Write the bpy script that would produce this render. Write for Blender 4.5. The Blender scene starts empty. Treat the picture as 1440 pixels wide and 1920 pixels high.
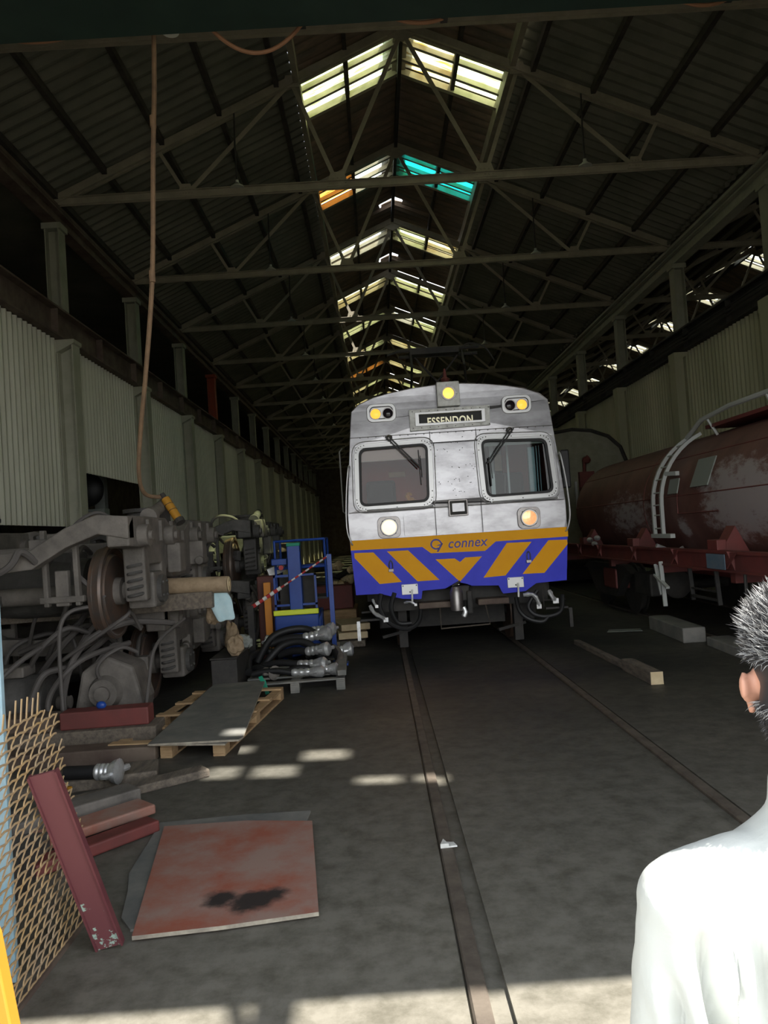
import bpy, bmesh, math, random
from math import sin, cos, pi, radians as R
from mathutils import Vector as V, Matrix
random.seed(7)
S = bpy.context.scene
COL = S.collection

# ------------------------------------------------------------------ camera
cam_d = bpy.data.cameras.new('camera'); cam = bpy.data.objects.new('camera', cam_d); COL.objects.link(cam)
CY, CP, CR, CH = R(0.5685), R(1.6225), R(3.7635), 1.701
_f = V((sin(CY)*cos(CP), cos(CY)*cos(CP), sin(CP))); _r = V((cos(CY), -sin(CY), 0)); _u = _r.cross(_f)
_r2 = _r*cos(CR) - _u*sin(CR); _u2 = _r*sin(CR) + _u*cos(CR)
cam.matrix_world = Matrix(((_r2.x, _u2.x, -_f.x, 0), (_r2.y, _u2.y, -_f.y, 0), (_r2.z, _u2.z, -_f.z, CH), (0, 0, 0, 1)))
cam_d.sensor_fit = 'VERTICAL'; cam_d.sensor_height = 36; cam_d.lens = 1442/1920*36
cam_d.clip_start = 0.05; cam_d.clip_end = 400
S.camera = cam
# ------------------------------------------------------------------ world, sun, exposure
w = bpy.data.worlds.new('world'); S.world = w; w.use_nodes = True
wn = w.node_tree; wn.nodes.clear()
wo = wn.nodes.new('ShaderNodeOutputWorld'); wb = wn.nodes.new('ShaderNodeBackground')
tc = wn.nodes.new('ShaderNodeTexCoord'); sp = wn.nodes.new('ShaderNodeSeparateXYZ'); cr = wn.nodes.new('ShaderNodeValToRGB')
wn.links.new(tc.outputs['Generated'], sp.inputs[0]); wn.links.new(sp.outputs['Z'], cr.inputs[0]); wn.links.new(cr.outputs[0], wb.inputs[0])
cr.color_ramp.elements[0].position = 0.18; cr.color_ramp.elements[0].color = (.98, 1.0, 1.0, 1)
cr.color_ramp.elements[1].position = 0.62; cr.color_ramp.elements[1].color = (.36, .40, .46, 1)
wn.links.new(wb.outputs[0], wo.inputs[0]); wb.inputs[1].default_value = 3.0
sun_d = bpy.data.lights.new('sun', 'SUN'); sun = bpy.data.objects.new('sun', sun_d); COL.objects.link(sun)
sun_d.energy = 11.0; sun_d.angle = R(0.7); sun_d.color = (1.0, .95, .86)
SUN = V((-.45, .33, -1.0))
sun.rotation_euler = SUN.to_track_quat('-Z', 'Y').to_euler(); sun.location = (6, -6, 16)
vs = S.view_settings; vs.view_transform = 'Standard'; vs.look = 'None'; vs.gamma = 1; vs.use_curve_mapping = False; vs.exposure = 0.45

# ------------------------------------------------------------------ materials
MATS = {}
def mat(name, col, rough=.7, metal=0, col2=None, scale=3, bump=0, bscale=None, detail=6, lo=.35, hi=.65, spec=None, stretch=None, emit=None):
    if name in MATS: return MATS[name]
    m = bpy.data.materials.new(name); m.use_nodes = True; nt = m.node_tree; b = nt.nodes['Principled BSDF']
    b.inputs['Base Color'].default_value = (*col, 1); b.inputs['Roughness'].default_value = rough; b.inputs['Metallic'].default_value = metal
    if spec is not None: b.inputs['Specular IOR Level'].default_value = spec
    if col2 or bump:
        t = nt.nodes.new('ShaderNodeTexCoord'); mp = nt.nodes.new('ShaderNodeMapping'); nt.links.new(t.outputs['Object'], mp.inputs[0])
        if stretch: mp.inputs['Scale'].default_value = stretch
    if col2:
        n = nt.nodes.new('ShaderNodeTexNoise'); n.inputs['Scale'].default_value = scale; n.inputs['Detail'].default_value = detail; n.inputs['Roughness'].default_value = .65
        nt.links.new(mp.outputs[0], n.inputs[0])
        r = nt.nodes.new('ShaderNodeValToRGB'); r.color_ramp.elements[0].position = lo; r.color_ramp.elements[1].position = hi
        r.color_ramp.elements[0].color = (*col, 1); r.color_ramp.elements[1].color = (*col2, 1)
        nt.links.new(n.outputs[0], r.inputs[0]); nt.links.new(r.outputs[0], b.inputs['Base Color'])
    if bump:
        n2 = nt.nodes.new('ShaderNodeTexNoise'); n2.inputs['Scale'].default_value = bscale or scale*4; n2.inputs['Detail'].default_value = 5
        nt.links.new(mp.outputs[0], n2.inputs[0]); bp = nt.nodes.new('ShaderNodeBump'); bp.inputs['Strength'].default_value = bump; bp.inputs['Distance'].default_value = .02
        nt.links.new(n2.outputs[0], bp.inputs['Height']); nt.links.new(bp.outputs[0], b.inputs['Normal'])
    if emit:
        b.inputs['Emission Color'].default_value = (*emit[0], 1); b.inputs['Emission Strength'].default_value = emit[1]
    MATS[name] = m; return m
def pane_mat(name, col, tr=.6, dirt=(.2, .2, .1)):
    m = bpy.data.materials.new(name); m.use_nodes = True; nt = m.node_tree; nt.nodes.clear()
    o = nt.nodes.new('ShaderNodeOutputMaterial'); mx = nt.nodes.new('ShaderNodeMixShader'); a = nt.nodes.new('ShaderNodeBsdfTransparent'); b = nt.nodes.new('ShaderNodeBsdfTranslucent')
    t = nt.nodes.new('ShaderNodeTexCoord'); mp = nt.nodes.new('ShaderNodeMapping'); mp.inputs['Scale'].default_value = (1, 7, 1)
    n = nt.nodes.new('ShaderNodeTexNoise'); n.inputs['Scale'].default_value = 2.5; n.inputs['Detail'].default_value = 6
    r = nt.nodes.new('ShaderNodeValToRGB'); r.color_ramp.elements[0].position = .36; r.color_ramp.elements[1].position = .5
    r.color_ramp.elements[0].color = (*dirt, 1); r.color_ramp.elements[1].color = (*col, 1)
    nt.links.new(t.outputs['Object'], mp.inputs[0]); nt.links.new(mp.outputs[0], n.inputs[0]); nt.links.new(n.outputs[0], r.inputs[0])
    nt.links.new(r.outputs[0], a.inputs[0]); nt.links.new(r.outputs[0], b.inputs[0])
    mx.inputs[0].default_value = 1-tr; nt.links.new(a.outputs[0], mx.inputs[1]); nt.links.new(b.outputs[0], mx.inputs[2]); nt.links.new(mx.outputs[0], o.inputs[0])
    return m
def glass_mat(name, tint, refl=.12):
    m = bpy.data.materials.new(name); m.use_nodes = True; nt = m.node_tree; nt.nodes.clear()
    o = nt.nodes.new('ShaderNodeOutputMaterial'); mx = nt.nodes.new('ShaderNodeMixShader'); a = nt.nodes.new('ShaderNodeBsdfTransparent'); b = nt.nodes.new('ShaderNodeBsdfGlossy')
    a.inputs[0].default_value = (*tint, 1); b.inputs['Roughness'].default_value = .03; mx.inputs[0].default_value = refl
    nt.links.new(a.outputs[0], mx.inputs[1]); nt.links.new(b.outputs[0], mx.inputs[2]); nt.links.new(mx.outputs[0], o.inputs[0]); return m

M = dict(
 roof=mat('roof_sheet', (.13, .135, .10), .85, col2=(.20, .195, .15), scale=1.2, bump=.1),
 rroof=mat('ridge_sheet', (.11, .10, .075), .8, col2=(.24, .17, .12), scale=1.5, stretch=(1, 4, 1)),
 rafter=mat('truss_paint', (.26, .24, .18), .7, col2=(.36, .32, .24), scale=3),
 purlin=mat('purlin_timber', (.035, .03, .025), .9, col2=(.07, .06, .05), scale=4),
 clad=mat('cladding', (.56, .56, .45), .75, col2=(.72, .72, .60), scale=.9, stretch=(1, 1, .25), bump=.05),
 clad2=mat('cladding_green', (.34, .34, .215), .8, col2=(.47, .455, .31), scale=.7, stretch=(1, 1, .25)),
 column=mat('column_paint', (.38, .38, .29), .7, col2=(.52, .52, .42), scale=1.5, lo=.3),
 stub=mat('column_grey', (.28, .29, .22), .7, col2=(.38, .38, .30), scale=2),
 redstub=mat('column_red', (.42, .06, .02), .6, col2=(.30, .07, .04), scale=3),
 runway=mat('runway_steel', (.085, .055, .045), .75, col2=(.17, .13, .10), scale=2.5),
 dark=mat('dark_steel', (.02, .02, .02), .7, col2=(.05, .045, .04), scale=4),
 black=mat('black_rubber', (.012, .012, .013), .55),
 crane=mat('crane_green', (.012, .03, .024), .6, col2=(.02, .045, .035), scale=2),
 craneflange=mat('crane_flange', (.10, .10, .065), .7, col2=(.14, .13, .09), scale=4),
 cable=mat('orange_cable', (.30, .15, .08), .7),
 rope=mat('rope_brown', (.30, .19, .11), .85, col2=(.20, .13, .08), scale=9),
 wood=mat('pallet_wood', (.36, .23, .12), .85, col2=(.52, .36, .20), scale=5, stretch=(1, 6, 6), bump=.1),
 woodend=mat('sawn_pine', (.55, .43, .26), .8, col2=(.66, .54, .34), scale=9),
 oldwood=mat('old_timber', (.10, .085, .07), .95, col2=(.20, .165, .13), scale=5, stretch=(5, 1, 5), bump=.25),
 plygrey=mat('grey_plywood', (.13, .135, .13), .8, col2=(.25, .24, .215), scale=2.2, bump=.06),
 plyred=mat('red_plywood', (.34, .105, .065), .75, col2=(.34, .22, .18), scale=2.4, bump=.08, lo=.38, hi=.6),
 plyedge=mat('plywood_edge', (.42, .38, .30), .9, col2=(.25, .22, .18), scale=14),
 maroon=mat('maroon_paint', (.13, .035, .045), .5, col2=(.17, .055, .06), scale=5),
 mint=mat('old_mint_paint', (.35, .50, .42), .7, col2=(.50, .60, .50), scale=12),
 mesh=mat('cream_mesh', (.50, .33, .15), .6, col2=(.40, .30, .20), scale=6),
 yellow=mat('yellow_paint', (.44, .21, .02), .5, col2=(.42, .20, .02), scale=4),
 ltblue=mat('light_blue_paint', (.26, .46, .60), .6, col2=(.38, .52, .58), scale=4),
 grime=mat('greasy_grey', (.105, .095, .085), .75, col2=(.20, .18, .16), scale=3.5, bump=.35, bscale=16),
 grime2=mat('greasy_dark', (.05, .048, .045), .7, col2=(.10, .095, .09), scale=5, bump=.4, bscale=18),
 wheel=mat('wheel_steel', (.12, .10, .09), .45, .4, col2=(.20, .12, .08), scale=5),
 tread=mat('wheel_tread', (.36, .34, .33), .35, .8, col2=(.22, .16, .12), scale=6),
 hose=mat('grey_hose', (.10, .09, .085), .7),
 silver=mat('silver_fitting', (.72, .73, .74), .35, .6, col2=(.5, .5, .5), scale=12),
 white=mat('white_paint', (.85, .86, .83), .5, col2=(.55, .55, .52), scale=9),
 cloth=mat('blue_cloth', (.42, .62, .68), .9, col2=(.55, .72, .76), scale=8),
 kraft=mat('kraft_paper', (.38, .28, .18), .8, col2=(.25, .18, .11), scale=9),
 liftblue=mat('lift_blue', (.008, .05, .30), .4, col2=(.015, .07, .36), scale=4),
 bumperyellow=mat('bumper_yellow', (.82, .95, .05), .4, emit=None),
 orange=mat('orange_paint', (.75, .28, .03), .5),
 redp=mat('red_paint', (.45, .03, .03), .5),
 green=mat('green_strap', (.01, .28, .17), .6),
 tank=mat('tank_oxide', (.105, .032, .024), .62, col2=(.15, .052, .042), scale=1.6),
 under=mat('tank_underframe', (.20, .045, .040), .6, col2=(.13, .038, .034), scale=2.5),
 walk=mat('walkway_grey', (.48, .50, .48), .6),
 blueplate=mat('blue_plate', (.10, .17, .24), .6, col2=(.16, .2, .25), scale=9),
 plate=mat('grey_plate', (.25, .27, .25), .6),
 loco=mat('carriage_green', (.24, .24, .17), .8, col2=(.34, .32, .24), scale=3),
 rail=mat('rail_steel', (.085, .068, .055), .7, .1, col2=(.15, .125, .10), scale=7),
 steel=mat('train_stainless', (.39, .385, .40), .36, .88, col2=(.17, .165, .17), scale=2.6, lo=.42, hi=.78, bump=.10, bscale=1.6, stretch=(.7, 1, 1.6), detail=8),
 steel2=mat('train_stainless_dark', (.26, .24, .235), .42, .9, col2=(.44, .42, .41), scale=2.5, lo=.4, hi=.7),
 frame=mat('window_frame_metal', (.55, .55, .55), .4, .6),
 blue=mat('livery_blue', (.035, .045, .62), .45, col2=(.05, .06, .72), scale=2, spec=.25),
 gold=mat('livery_yellow', (.95, .44, .0), .5, col2=(.90, .40, .0), scale=2, spec=.2),
 navy=mat('lettering_navy', (.06, .04, .28), .5),
 blind=mat('blind_black', (.012, .014, .013), .6),
 cream=mat('blind_letters', (.80, .76, .55), .6, emit=((.8, .76, .55), .35)),
 amber=mat('amber_lens', (.9, .5, .06), .3, emit=((1.0, .50, .06), .85)),
 marker=mat('marker_lens', (.95, .6, .1), .3, emit=((1.0, .60, .10), 1.1)),
 head=mat('headlamp_lens', (1, .8, .5), .3, emit=((1.0, .55, .16), 3.2)),
 head2=mat('headlamp_dim', (.95, .6, .35), .15, .3, col2=(.8, .35, .15), scale=14, emit=((1.0, .48, .20), .55)),
 redlens=mat('dark_lens', (.02, .015, .02), .15),
 cabred=mat('cab_brown', (.42, .10, .07), .8),
 cabdark=mat('cab_dark', (.03, .035, .035), .8),
 blindw=mat('sun_blind', (.50, .50, .46), .7),
 shirt=mat('white_shirt', (.58, .60, .57), .85, bump=.12, bscale=30),
 trouser=mat('dark_trousers', (.04, .045, .06), .9),
 shoe=mat('black_shoes', (.02, .02, .02), .5),
 skin=mat('skin', (.55, .27, .18), .5, col2=(.60, .31, .22), scale=7),
 hairw=mat('hair_white', (.36, .36, .36), .45), hairb=mat('hair_dark', (.035, .033, .035), .45),
 lampw=mat('lamp_enamel', (.45, .46, .40), .5),
 label=mat('paper_label', (.60, .42, .38), .7),
 concrete=mat('concrete_block', (.17, .17, .16), .9, col2=(.24, .23, .21), scale=4, bump=.2),
)
M['scuff'] = None
PANE_Y = pane_mat('pane_green_yellow', (.93, .98, .76), .8, (.62, .70, .40)); PANE_W = pane_mat('pane_white', (.97, 1, .95), .92, (.92, .90, .78))
PANE_C = pane_mat('pane_cyan', (.10, .72, .74), .8, (.15, .50, .25)); PANE_O = pane_mat('pane_orange', (.95, .60, .25), .6, (.5, .28, .1))
PANE_D = pane_mat('pane_stained', (.93, .92, .72), .8, (.62, .50, .22))
GLASS_L = glass_mat('glass_left', (.85, .78, .78), .03); GLASS_R = glass_mat('glass_right', (.50, .57, .57), .03)

# ------------------------------------------------------------------ mesh helpers
class MB:
    def __init__(s): s.v = []; s.f = []; s.m = []; s.cur = 0
    def add(s, vs, fs):
        o = len(s.v); s.v += [tuple(v) for v in vs]; s.f += [tuple(i+o for i in f) for f in fs]; s.m += [s.cur]*len(fs); return s
    def box(s, a, b):
        x0, y0, z0 = a; x1, y1, z1 = b
        return s.add([(x0,y0,z0),(x1,y0,z0),(x1,y1,z0),(x0,y1,z0),(x0,y0,z1),(x1,y0,z1),(x1,y1,z1),(x0,y1,z1)],
              [(0,3,2,1),(4,5,6,7),(0,1,5,4),(1,2,6,5),(2,3,7,6),(3,0,4,7)])
    def cb(s, c, d, rz=0, rx=0, ry=0):
        m = Matrix.Translation(c) @ Matrix.Rotation(rz, 4, 'Z') @ Matrix.Rotation(ry, 4, 'Y') @ Matrix.Rotation(rx, 4, 'X')
        t = MB(); t.box((-d[0]/2,-d[1]/2,-d[2]/2), (d[0]/2,d[1]/2,d[2]/2)); return s.add([m @ V(v) for v in t.v], t.f)
    def bar(s, p, q, wd, h, up=(0,0,1)):
        p = V(p); q = V(q); d = (q-p).normalized(); u = V(up)
        if abs(d.dot(u)) > .98: u = V((0,1,0))
        a = d.cross(u).normalized()*wd/2; b = a.cross(d).normalized()*h/2
        vs = [e+sa*a+sb*b for e in (p, q) for sa, sb in ((-1,-1),(1,-1),(1,1),(-1,1))]
        return s.add(vs, [(0,1,2,3),(7,6,5,4),(0,4,5,1),(1,5,6,2),(2,6,7,3),(3,7,4,0)])
    def cyl(s, p, q, r1, r2=None, n=16):
        return s.tube([p, q], [r1, r1 if r2 is None else r2], n)
    def tube(s, pts, r, n=8):
        pts = [V(p) for p in pts]; rs = r if isinstance(r, (list, tuple)) else [r]*len(pts)
        rings = []; prev = None
        for i, p in enumerate(pts):
            d = (pts[min(i+1, len(pts)-1)]-pts[max(i-1, 0)])
            d = d.normalized() if d.length > 1e-9 else V((0,0,1))
            if prev is None:
                u = V((0,0,1)) if abs(d.z) < .9 else V((1,0,0)); a = d.cross(u).normalized()
            else:
                a = (prev-d*prev.dot(d)); a = a.normalized() if a.length > 1e-6 else d.orthogonal().normalized()
            prev = a; b = d.cross(a)
            rings.append([p+rs[i]*(cos(2*pi*k/n)*a+sin(2*pi*k/n)*b) for k in range(n)])
        vs = [v for g in rings for v in g]; fs = []
        for i in range(len(pts)-1):
            for k in range(n): fs.append((i*n+k, i*n+(k+1)%n, (i+1)*n+(k+1)%n, (i+1)*n+k))
        fs.append(tuple(range(n))[::-1]); fs.append(tuple((len(pts)-1)*n+k for k in range(n)))
        return s.add(vs, fs)
    def prism(s, poly, axis, a, b):   # poly in the two other axes, extruded a..b
        def P(u, v, t): return {'x': (t,u,v), 'y': (u,t,v), 'z': (u,v,t)}[axis]
        n = len(poly)
        vs = [P(u,v,a) for u,v in poly]+[P(u,v,b) for u,v in poly]
        return s.add(vs, [tuple(range(n)), tuple(range(2*n-1, n-1, -1))]+[(i, i+n, (i+1)%n+n, (i+1)%n) for i in range(n)])
    def ell(s, c, r, n=20, m=12):
        vs = [(c[0], c[1], c[2]-r[2])]; fs = []
        for j in range(1, m):
            t = pi*j/m
            for i in range(n): vs.append((c[0]+r[0]*sin(t)*cos(2*pi*i/n), c[1]+r[1]*sin(t)*sin(2*pi*i/n), c[2]-r[2]*cos(t)))
        vs.append((c[0], c[1], c[2]+r[2])); L = len(vs)-1
        for i in range(n): fs.append((0, 1+(i+1)%n, 1+i)); fs.append((L, L-n+i, L-n+(i+1)%n))
        for j in range(m-2):
            for i in range(n): a = 1+j*n+i; b = 1+j*n+(i+1)%n; fs.append((a, b, b+n, a+n))
        return s.add(vs, fs)
    def loft(s, rings):
        n = len(rings[0]); vs = [v for g in rings for v in g]; fs = []
        for i in range(len(rings)-1):
            for k in range(n): fs.append((i*n+k, i*n+(k+1)%n, (i+1)*n+(k+1)%n, (i+1)*n+k))
        fs.append(tuple(range(n))[::-1]); fs.append(tuple((len(rings)-1)*n+k for k in range(n)))
        return s.add(vs, fs)
    def lathe(s, c, axis, prof, n=24):   # prof: (distance along axis, radius)
        ax = {'x': V((1,0,0)), 'y': V((0,1,0)), 'z': V((0,0,1))}[axis]; c = V(c)
        return s.tube([c+ax*t for t, _ in prof], [max(r, 1e-4) for _, r in prof], n) if all(prof[i][0] != prof[i+1][0] for i in range(len(prof)-1)) else s._lathe2(c, ax, prof, n)
    def _lathe2(s, c, ax, prof, n):
        a = ax.orthogonal().normalized(); b = ax.cross(a)
        nf = len(s.f); s.loft([[c+ax*t+max(r,1e-4)*(cos(2*pi*k/n)*a+sin(2*pi*k/n)*b) for k in range(n)] for t, r in prof])
        if prof[0] == prof[-1]: s.f = s.f[:-2]; s.m = s.m[:-2]      # a closed ring needs no caps
        return s

def worg(o):
    v = V((0,0,0))
    while o: v += o.location; o = o.parent
    return v
def obj(name, mb, m, parent=None, smooth=None, bevel=0, label=None, fix=True):
    me = bpy.data.meshes.new(name); org = worg(parent)
    me.from_pydata([tuple(V(v)-org) for v in mb.v], [], mb.f)
    ms = m if isinstance(m, list) else [m]
    for k in ms: me.materials.append(M[k] if isinstance(k, str) else k)
    if len(ms) > 1:
        for p, i in zip(me.polygons, mb.m): p.material_index = i
    if fix:
        bm = bmesh.new(); bm.from_mesh(me); bmesh.ops.recalc_face_normals(bm, faces=bm.faces); bm.to_mesh(me); bm.free()
    o = bpy.data.objects.new(name, me); COL.objects.link(o); o.parent = parent
    if smooth:
        for p in me.polygons: p.use_smooth = True
        try: me.set_sharp_from_angle(angle=R(smooth if smooth is not True else 40))
        except Exception: pass
    if bevel:
        b = o.modifiers.new('bevel', 'BEVEL'); b.width = bevel; b.segments = 2; b.limit_method = 'ANGLE'
    if label: o['label'] = label
    return o
def tag(o, label, cat, group=None, kind=None):
    o['label'] = label; o['category'] = cat
    if group: o['group'] = group
    if kind: o['kind'] = kind
    return o
def thing(name, label, cat, loc=(0,0,0), group=None):
    o = bpy.data.objects.new(name, None); COL.objects.link(o); o.location = loc; o.empty_display_size = .1
    return tag(o, label, cat, group)
def struct(o): o['kind'] = 'structure'; return o
def copy_tree(o, parent=None, loc=None, label=None, group=None):
    c = o.copy(); COL.objects.link(c); c.parent = parent
    if loc is not None: c.location = loc
    if label: c['label'] = label
    if group: c['group'] = group
    for ch in [x for x in KIDS(o)]: copy_tree(ch, c)
    return c
def KIDS(o): return [x for x in COL.objects if x.parent == o]
def curve_plate(name, outers, holes, thick, m, parent, place, bevel=0):
    """flat plate with holes; 2-D points, place(u, v, w) -> world; thick along w"""
    cu = bpy.data.curves.new(name, 'CURVE'); cu.dimensions = '2D'; cu.fill_mode = 'BOTH'; cu.extrude = thick/2; cu.bevel_depth = bevel
    for poly in outers+holes:
        sp_ = cu.splines.new('POLY'); sp_.points.add(len(poly)-1)
        for i, (a, b) in enumerate(poly): sp_.points[i].co = (a, b, 0, 1)
        sp_.use_cyclic_u = True
    return curve_obj(name, cu, m, parent, place)
def curve_obj(name, cu, m, parent, place, zmin=None):
    t = bpy.data.objects.new(name, cu); COL.objects.link(t)
    dg = bpy.context.evaluated_depsgraph_get(); me = bpy.data.meshes.new_from_object(t.evaluated_get(dg)); COL.objects.unlink(t); bpy.data.objects.remove(t)
    me.name = name
    if zmin is not None:
        bm = bmesh.new(); bm.from_mesh(me)
        bmesh.ops.bisect_plane(bm, geom=list(bm.verts)+list(bm.edges)+list(bm.faces), plane_co=(0, zmin, 0), plane_no=(0, -1, 0), clear_outer=True)
        bm.to_mesh(me); bm.free()
    org = worg(parent)
    for v in me.vertices: v.co = V(place(*v.co))-org
    me.materials.clear(); me.materials.append(M[m] if isinstance(m, str) else m)
    bm = bmesh.new(); bm.from_mesh(me); bmesh.ops.recalc_face_normals(bm, faces=bm.faces); bm.to_mesh(me); bm.free()
    o = bpy.data.objects.new(name, me); COL.objects.link(o); o.parent = parent
    return o
def rrect(x0, y0, x1, y1, r, n=6):
    out = []
    for cx, cy, a in ((x1-r, y1-r, 0), (x0+r, y1-r, 90), (x0+r, y0+r, 180), (x1-r, y0+r, 270)):
        for i in range(n+1): t = R(a+90*i/n); out.append((cx+r*cos(t), cy+r*sin(t)))
    return out
def rquad(pts, r, n=5):
    """rounded convex polygon"""
    out = []; k = len(pts)
    for i in range(k):
        p = V(pts[i]).to_3d(); a = V(pts[i-1]).to_3d(); b = V(pts[(i+1)%k]).to_3d()
        p1 = p+(a-p).normalized()*r; p2 = p+(b-p).normalized()*r
        for j in range(n+1):
            t = j/n; q = p1*(1-t)**2+p*2*t*(1-t)+p2*t*t; out.append((q.x, q.y))
    return out
def spline(pts, n=8):
    pts = [V(p) for p in pts]; out = []
    for i in range(len(pts)-1):
        p0 = pts[max(i-1,0)]; p1 = pts[i]; p2 = pts[i+1]; p3 = pts[min(i+2, len(pts)-1)]
        for j in range(n):
            t = j/n; out.append(.5*((2*p1)+(p2-p0)*t+(2*p0-5*p1+4*p2-p3)*t*t+(3*p1-p0-3*p2+p3)*t**3))
    out.append(pts[-1]); return out
def corr(mb, o, along, run, L, W, nrm, pitch, amp, seg=6, rows=1, thick=0):
    """corrugated sheet: profile repeats along 'along' (length L), ribs run along 'run' (length W)"""
    o = V(o); A = V(along).normalized(); Rn = V(run).normalized(); N = V(nrm).normalized()
    k = max(1, int(round(L/pitch*seg))); vs = []; fs = []
    for i in range(k+1):
        t = L*i/k; h = amp*cos(2*pi*(t+o.dot(A))/pitch)
        h = max(-amp*.8, min(amp*.8, h*1.2))
        for j in range(rows+1): vs.append(o+A*t+Rn*(W*j/rows)+N*h)
    for i in range(k):
        for j in range(rows): a = i*(rows+1)+j; fs.append((a, a+1, a+rows+2, a+rows+1))
    mb.add(vs, fs); return mb

# ------------------------------------------------------------------ hall numbers
XC, HS, TZ, RISE, Y0, DY = .971, 6.13, 7.70, 2.70, 13.0, 4.11
NB = 13                                   # trusses n = -1 .. NB
YF, YB = 1.35, Y0+DY*NB+2                  # front gable, back wall
XL, XR = XC-HS, XC+HS
SL = RISE/HS
def rz(x, c=XC): return TZ+RISE+.16-SL*abs(x-c)
TRK = 1.093; RL, RR = .258, 1.928          # middle track
T2 = 5.35                                  # right track

# ------------------------------------------------------------------ FLOOR
fm = bpy.data.materials.new('oily_concrete'); fm.use_nodes = True; nt = fm.node_tree; b = nt.nodes['Principled BSDF']
t = nt.nodes.new('ShaderNodeTexCoord')
def noise(nt, t, sc, det=6, ro=.6):
    n = nt.nodes.new('ShaderNodeTexNoise'); n.inputs['Scale'].default_value = sc; n.inputs['Detail'].default_value = det; n.inputs['Roughness'].default_value = ro
    nt.links.new(t.outputs['Object'], n.inputs[0]); return n
def ramp(nt, src, p0, c0, p1, c1):
    r = nt.nodes.new('ShaderNodeValToRGB'); r.color_ramp.elements[0].position = p0; r.color_ramp.elements[0].color = (*c0, 1)
    r.color_ramp.elements[1].position = p1; r.color_ramp.elements[1].color = (*c1, 1); nt.links.new(src, r.inputs[0]); return r
n1 = noise(nt, t, .55, 7); n2 = noise(nt, t, 7, 8, .7); n3 = noise(nt, t, 60, 3)
r1 = ramp(nt, n1.outputs[0], .38, (.032, .0345, .034), .64, (.092, .086, .073))
r2 = ramp(nt, n2.outputs[0], .35, (.6, .6, .6), .62, (1.12, 1.1, 1.05))
mx = nt.nodes.new('ShaderNodeMix'); mx.data_type = 'RGBA'; mx.blend_type = 'MULTIPLY'; mx.inputs[0].default_value = 1
nt.links.new(r1.outputs[0], mx.inputs[6]); nt.links.new(r2.outputs[0], mx.inputs[7])
# pale apron concrete, blended further inside to brighten the sun patches
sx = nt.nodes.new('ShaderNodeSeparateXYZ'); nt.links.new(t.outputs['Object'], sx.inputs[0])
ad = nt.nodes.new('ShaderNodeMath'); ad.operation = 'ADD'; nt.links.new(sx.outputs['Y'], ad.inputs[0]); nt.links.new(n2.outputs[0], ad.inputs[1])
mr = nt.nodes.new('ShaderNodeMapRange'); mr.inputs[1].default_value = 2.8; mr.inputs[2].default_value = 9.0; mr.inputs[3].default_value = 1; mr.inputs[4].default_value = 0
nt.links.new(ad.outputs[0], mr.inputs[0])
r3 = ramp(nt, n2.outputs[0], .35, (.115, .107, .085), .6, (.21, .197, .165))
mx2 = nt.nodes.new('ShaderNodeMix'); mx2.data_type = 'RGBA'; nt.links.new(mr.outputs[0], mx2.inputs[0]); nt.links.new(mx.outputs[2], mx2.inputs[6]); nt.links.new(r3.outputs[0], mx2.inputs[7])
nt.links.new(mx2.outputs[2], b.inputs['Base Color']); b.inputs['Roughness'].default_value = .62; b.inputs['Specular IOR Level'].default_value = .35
bp = nt.nodes.new('ShaderNodeBump'); bp.inputs['Strength'].default_value = .25; bp.inputs['Distance'].default_value = .01
nt.links.new(n2.outputs[0], bp.inputs['Height']); nt.links.new(bp.outputs[0], b.inputs['Normal'])
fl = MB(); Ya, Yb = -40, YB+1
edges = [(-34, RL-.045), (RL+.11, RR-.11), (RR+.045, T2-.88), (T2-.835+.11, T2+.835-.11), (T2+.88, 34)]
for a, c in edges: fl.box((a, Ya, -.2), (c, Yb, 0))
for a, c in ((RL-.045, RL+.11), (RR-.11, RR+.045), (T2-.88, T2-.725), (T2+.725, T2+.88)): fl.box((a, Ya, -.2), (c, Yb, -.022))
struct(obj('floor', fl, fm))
def rail(x, side, label):
    mb = MB(); mb.prism([(x-.036, -.05), (x+.036, -.05), (x+.036, -.006), (x+.028, .004), (x-.028, .004), (x-.036, -.006)], 'y', -39, YB)
    tag(obj('rail', mb, 'rail'), label, 'rail')
rail(RL, 1, 'rusty left rail sunk in the floor under the silver train'); rail(RR, -1, 'rusty right rail sunk in the floor under the silver train')
rail(T2-.835, 1, 'near rail sunk in the floor under the red tank wagon'); rail(T2+.835, -1, 'far rail sunk in the floor under the red tank wagon')

# ------------------------------------------------------------------ WALLS
HW = 5.3
Lw = MB()
bays = [(-1, 2.17), (0, 3.15)]+[(n, 0) for n in range(1, NB)]
for n, zb in [(-2, 0)]+bays:
    ya = Y0+DY*n+.17; yb = ya+DY-.34
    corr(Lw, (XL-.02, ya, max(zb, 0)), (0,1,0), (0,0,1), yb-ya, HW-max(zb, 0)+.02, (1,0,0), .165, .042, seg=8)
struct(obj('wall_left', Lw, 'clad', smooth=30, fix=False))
Rw = MB()
for n in range(-2, NB):
    ya = Y0+DY*n+.1; yb = ya+DY-.2
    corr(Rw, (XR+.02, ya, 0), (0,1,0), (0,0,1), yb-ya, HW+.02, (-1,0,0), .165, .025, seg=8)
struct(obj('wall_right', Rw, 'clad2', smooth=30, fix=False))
bw = MB(); bw.box((-12, YB, 0), (22, YB+.1, 10.8)); struct(obj('wall_back', bw, 'runway'))
lo = MB(); lo.box((-11, YF, 0), (-10.9, YB, 9)); struct(obj('wall_annex', lo, 'runway'))
ro = MB(); ro.box((19.4, YF, 0), (19.5, YB, 7.9)); struct(obj('wall_annex_right', ro, 'runway'))
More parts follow.
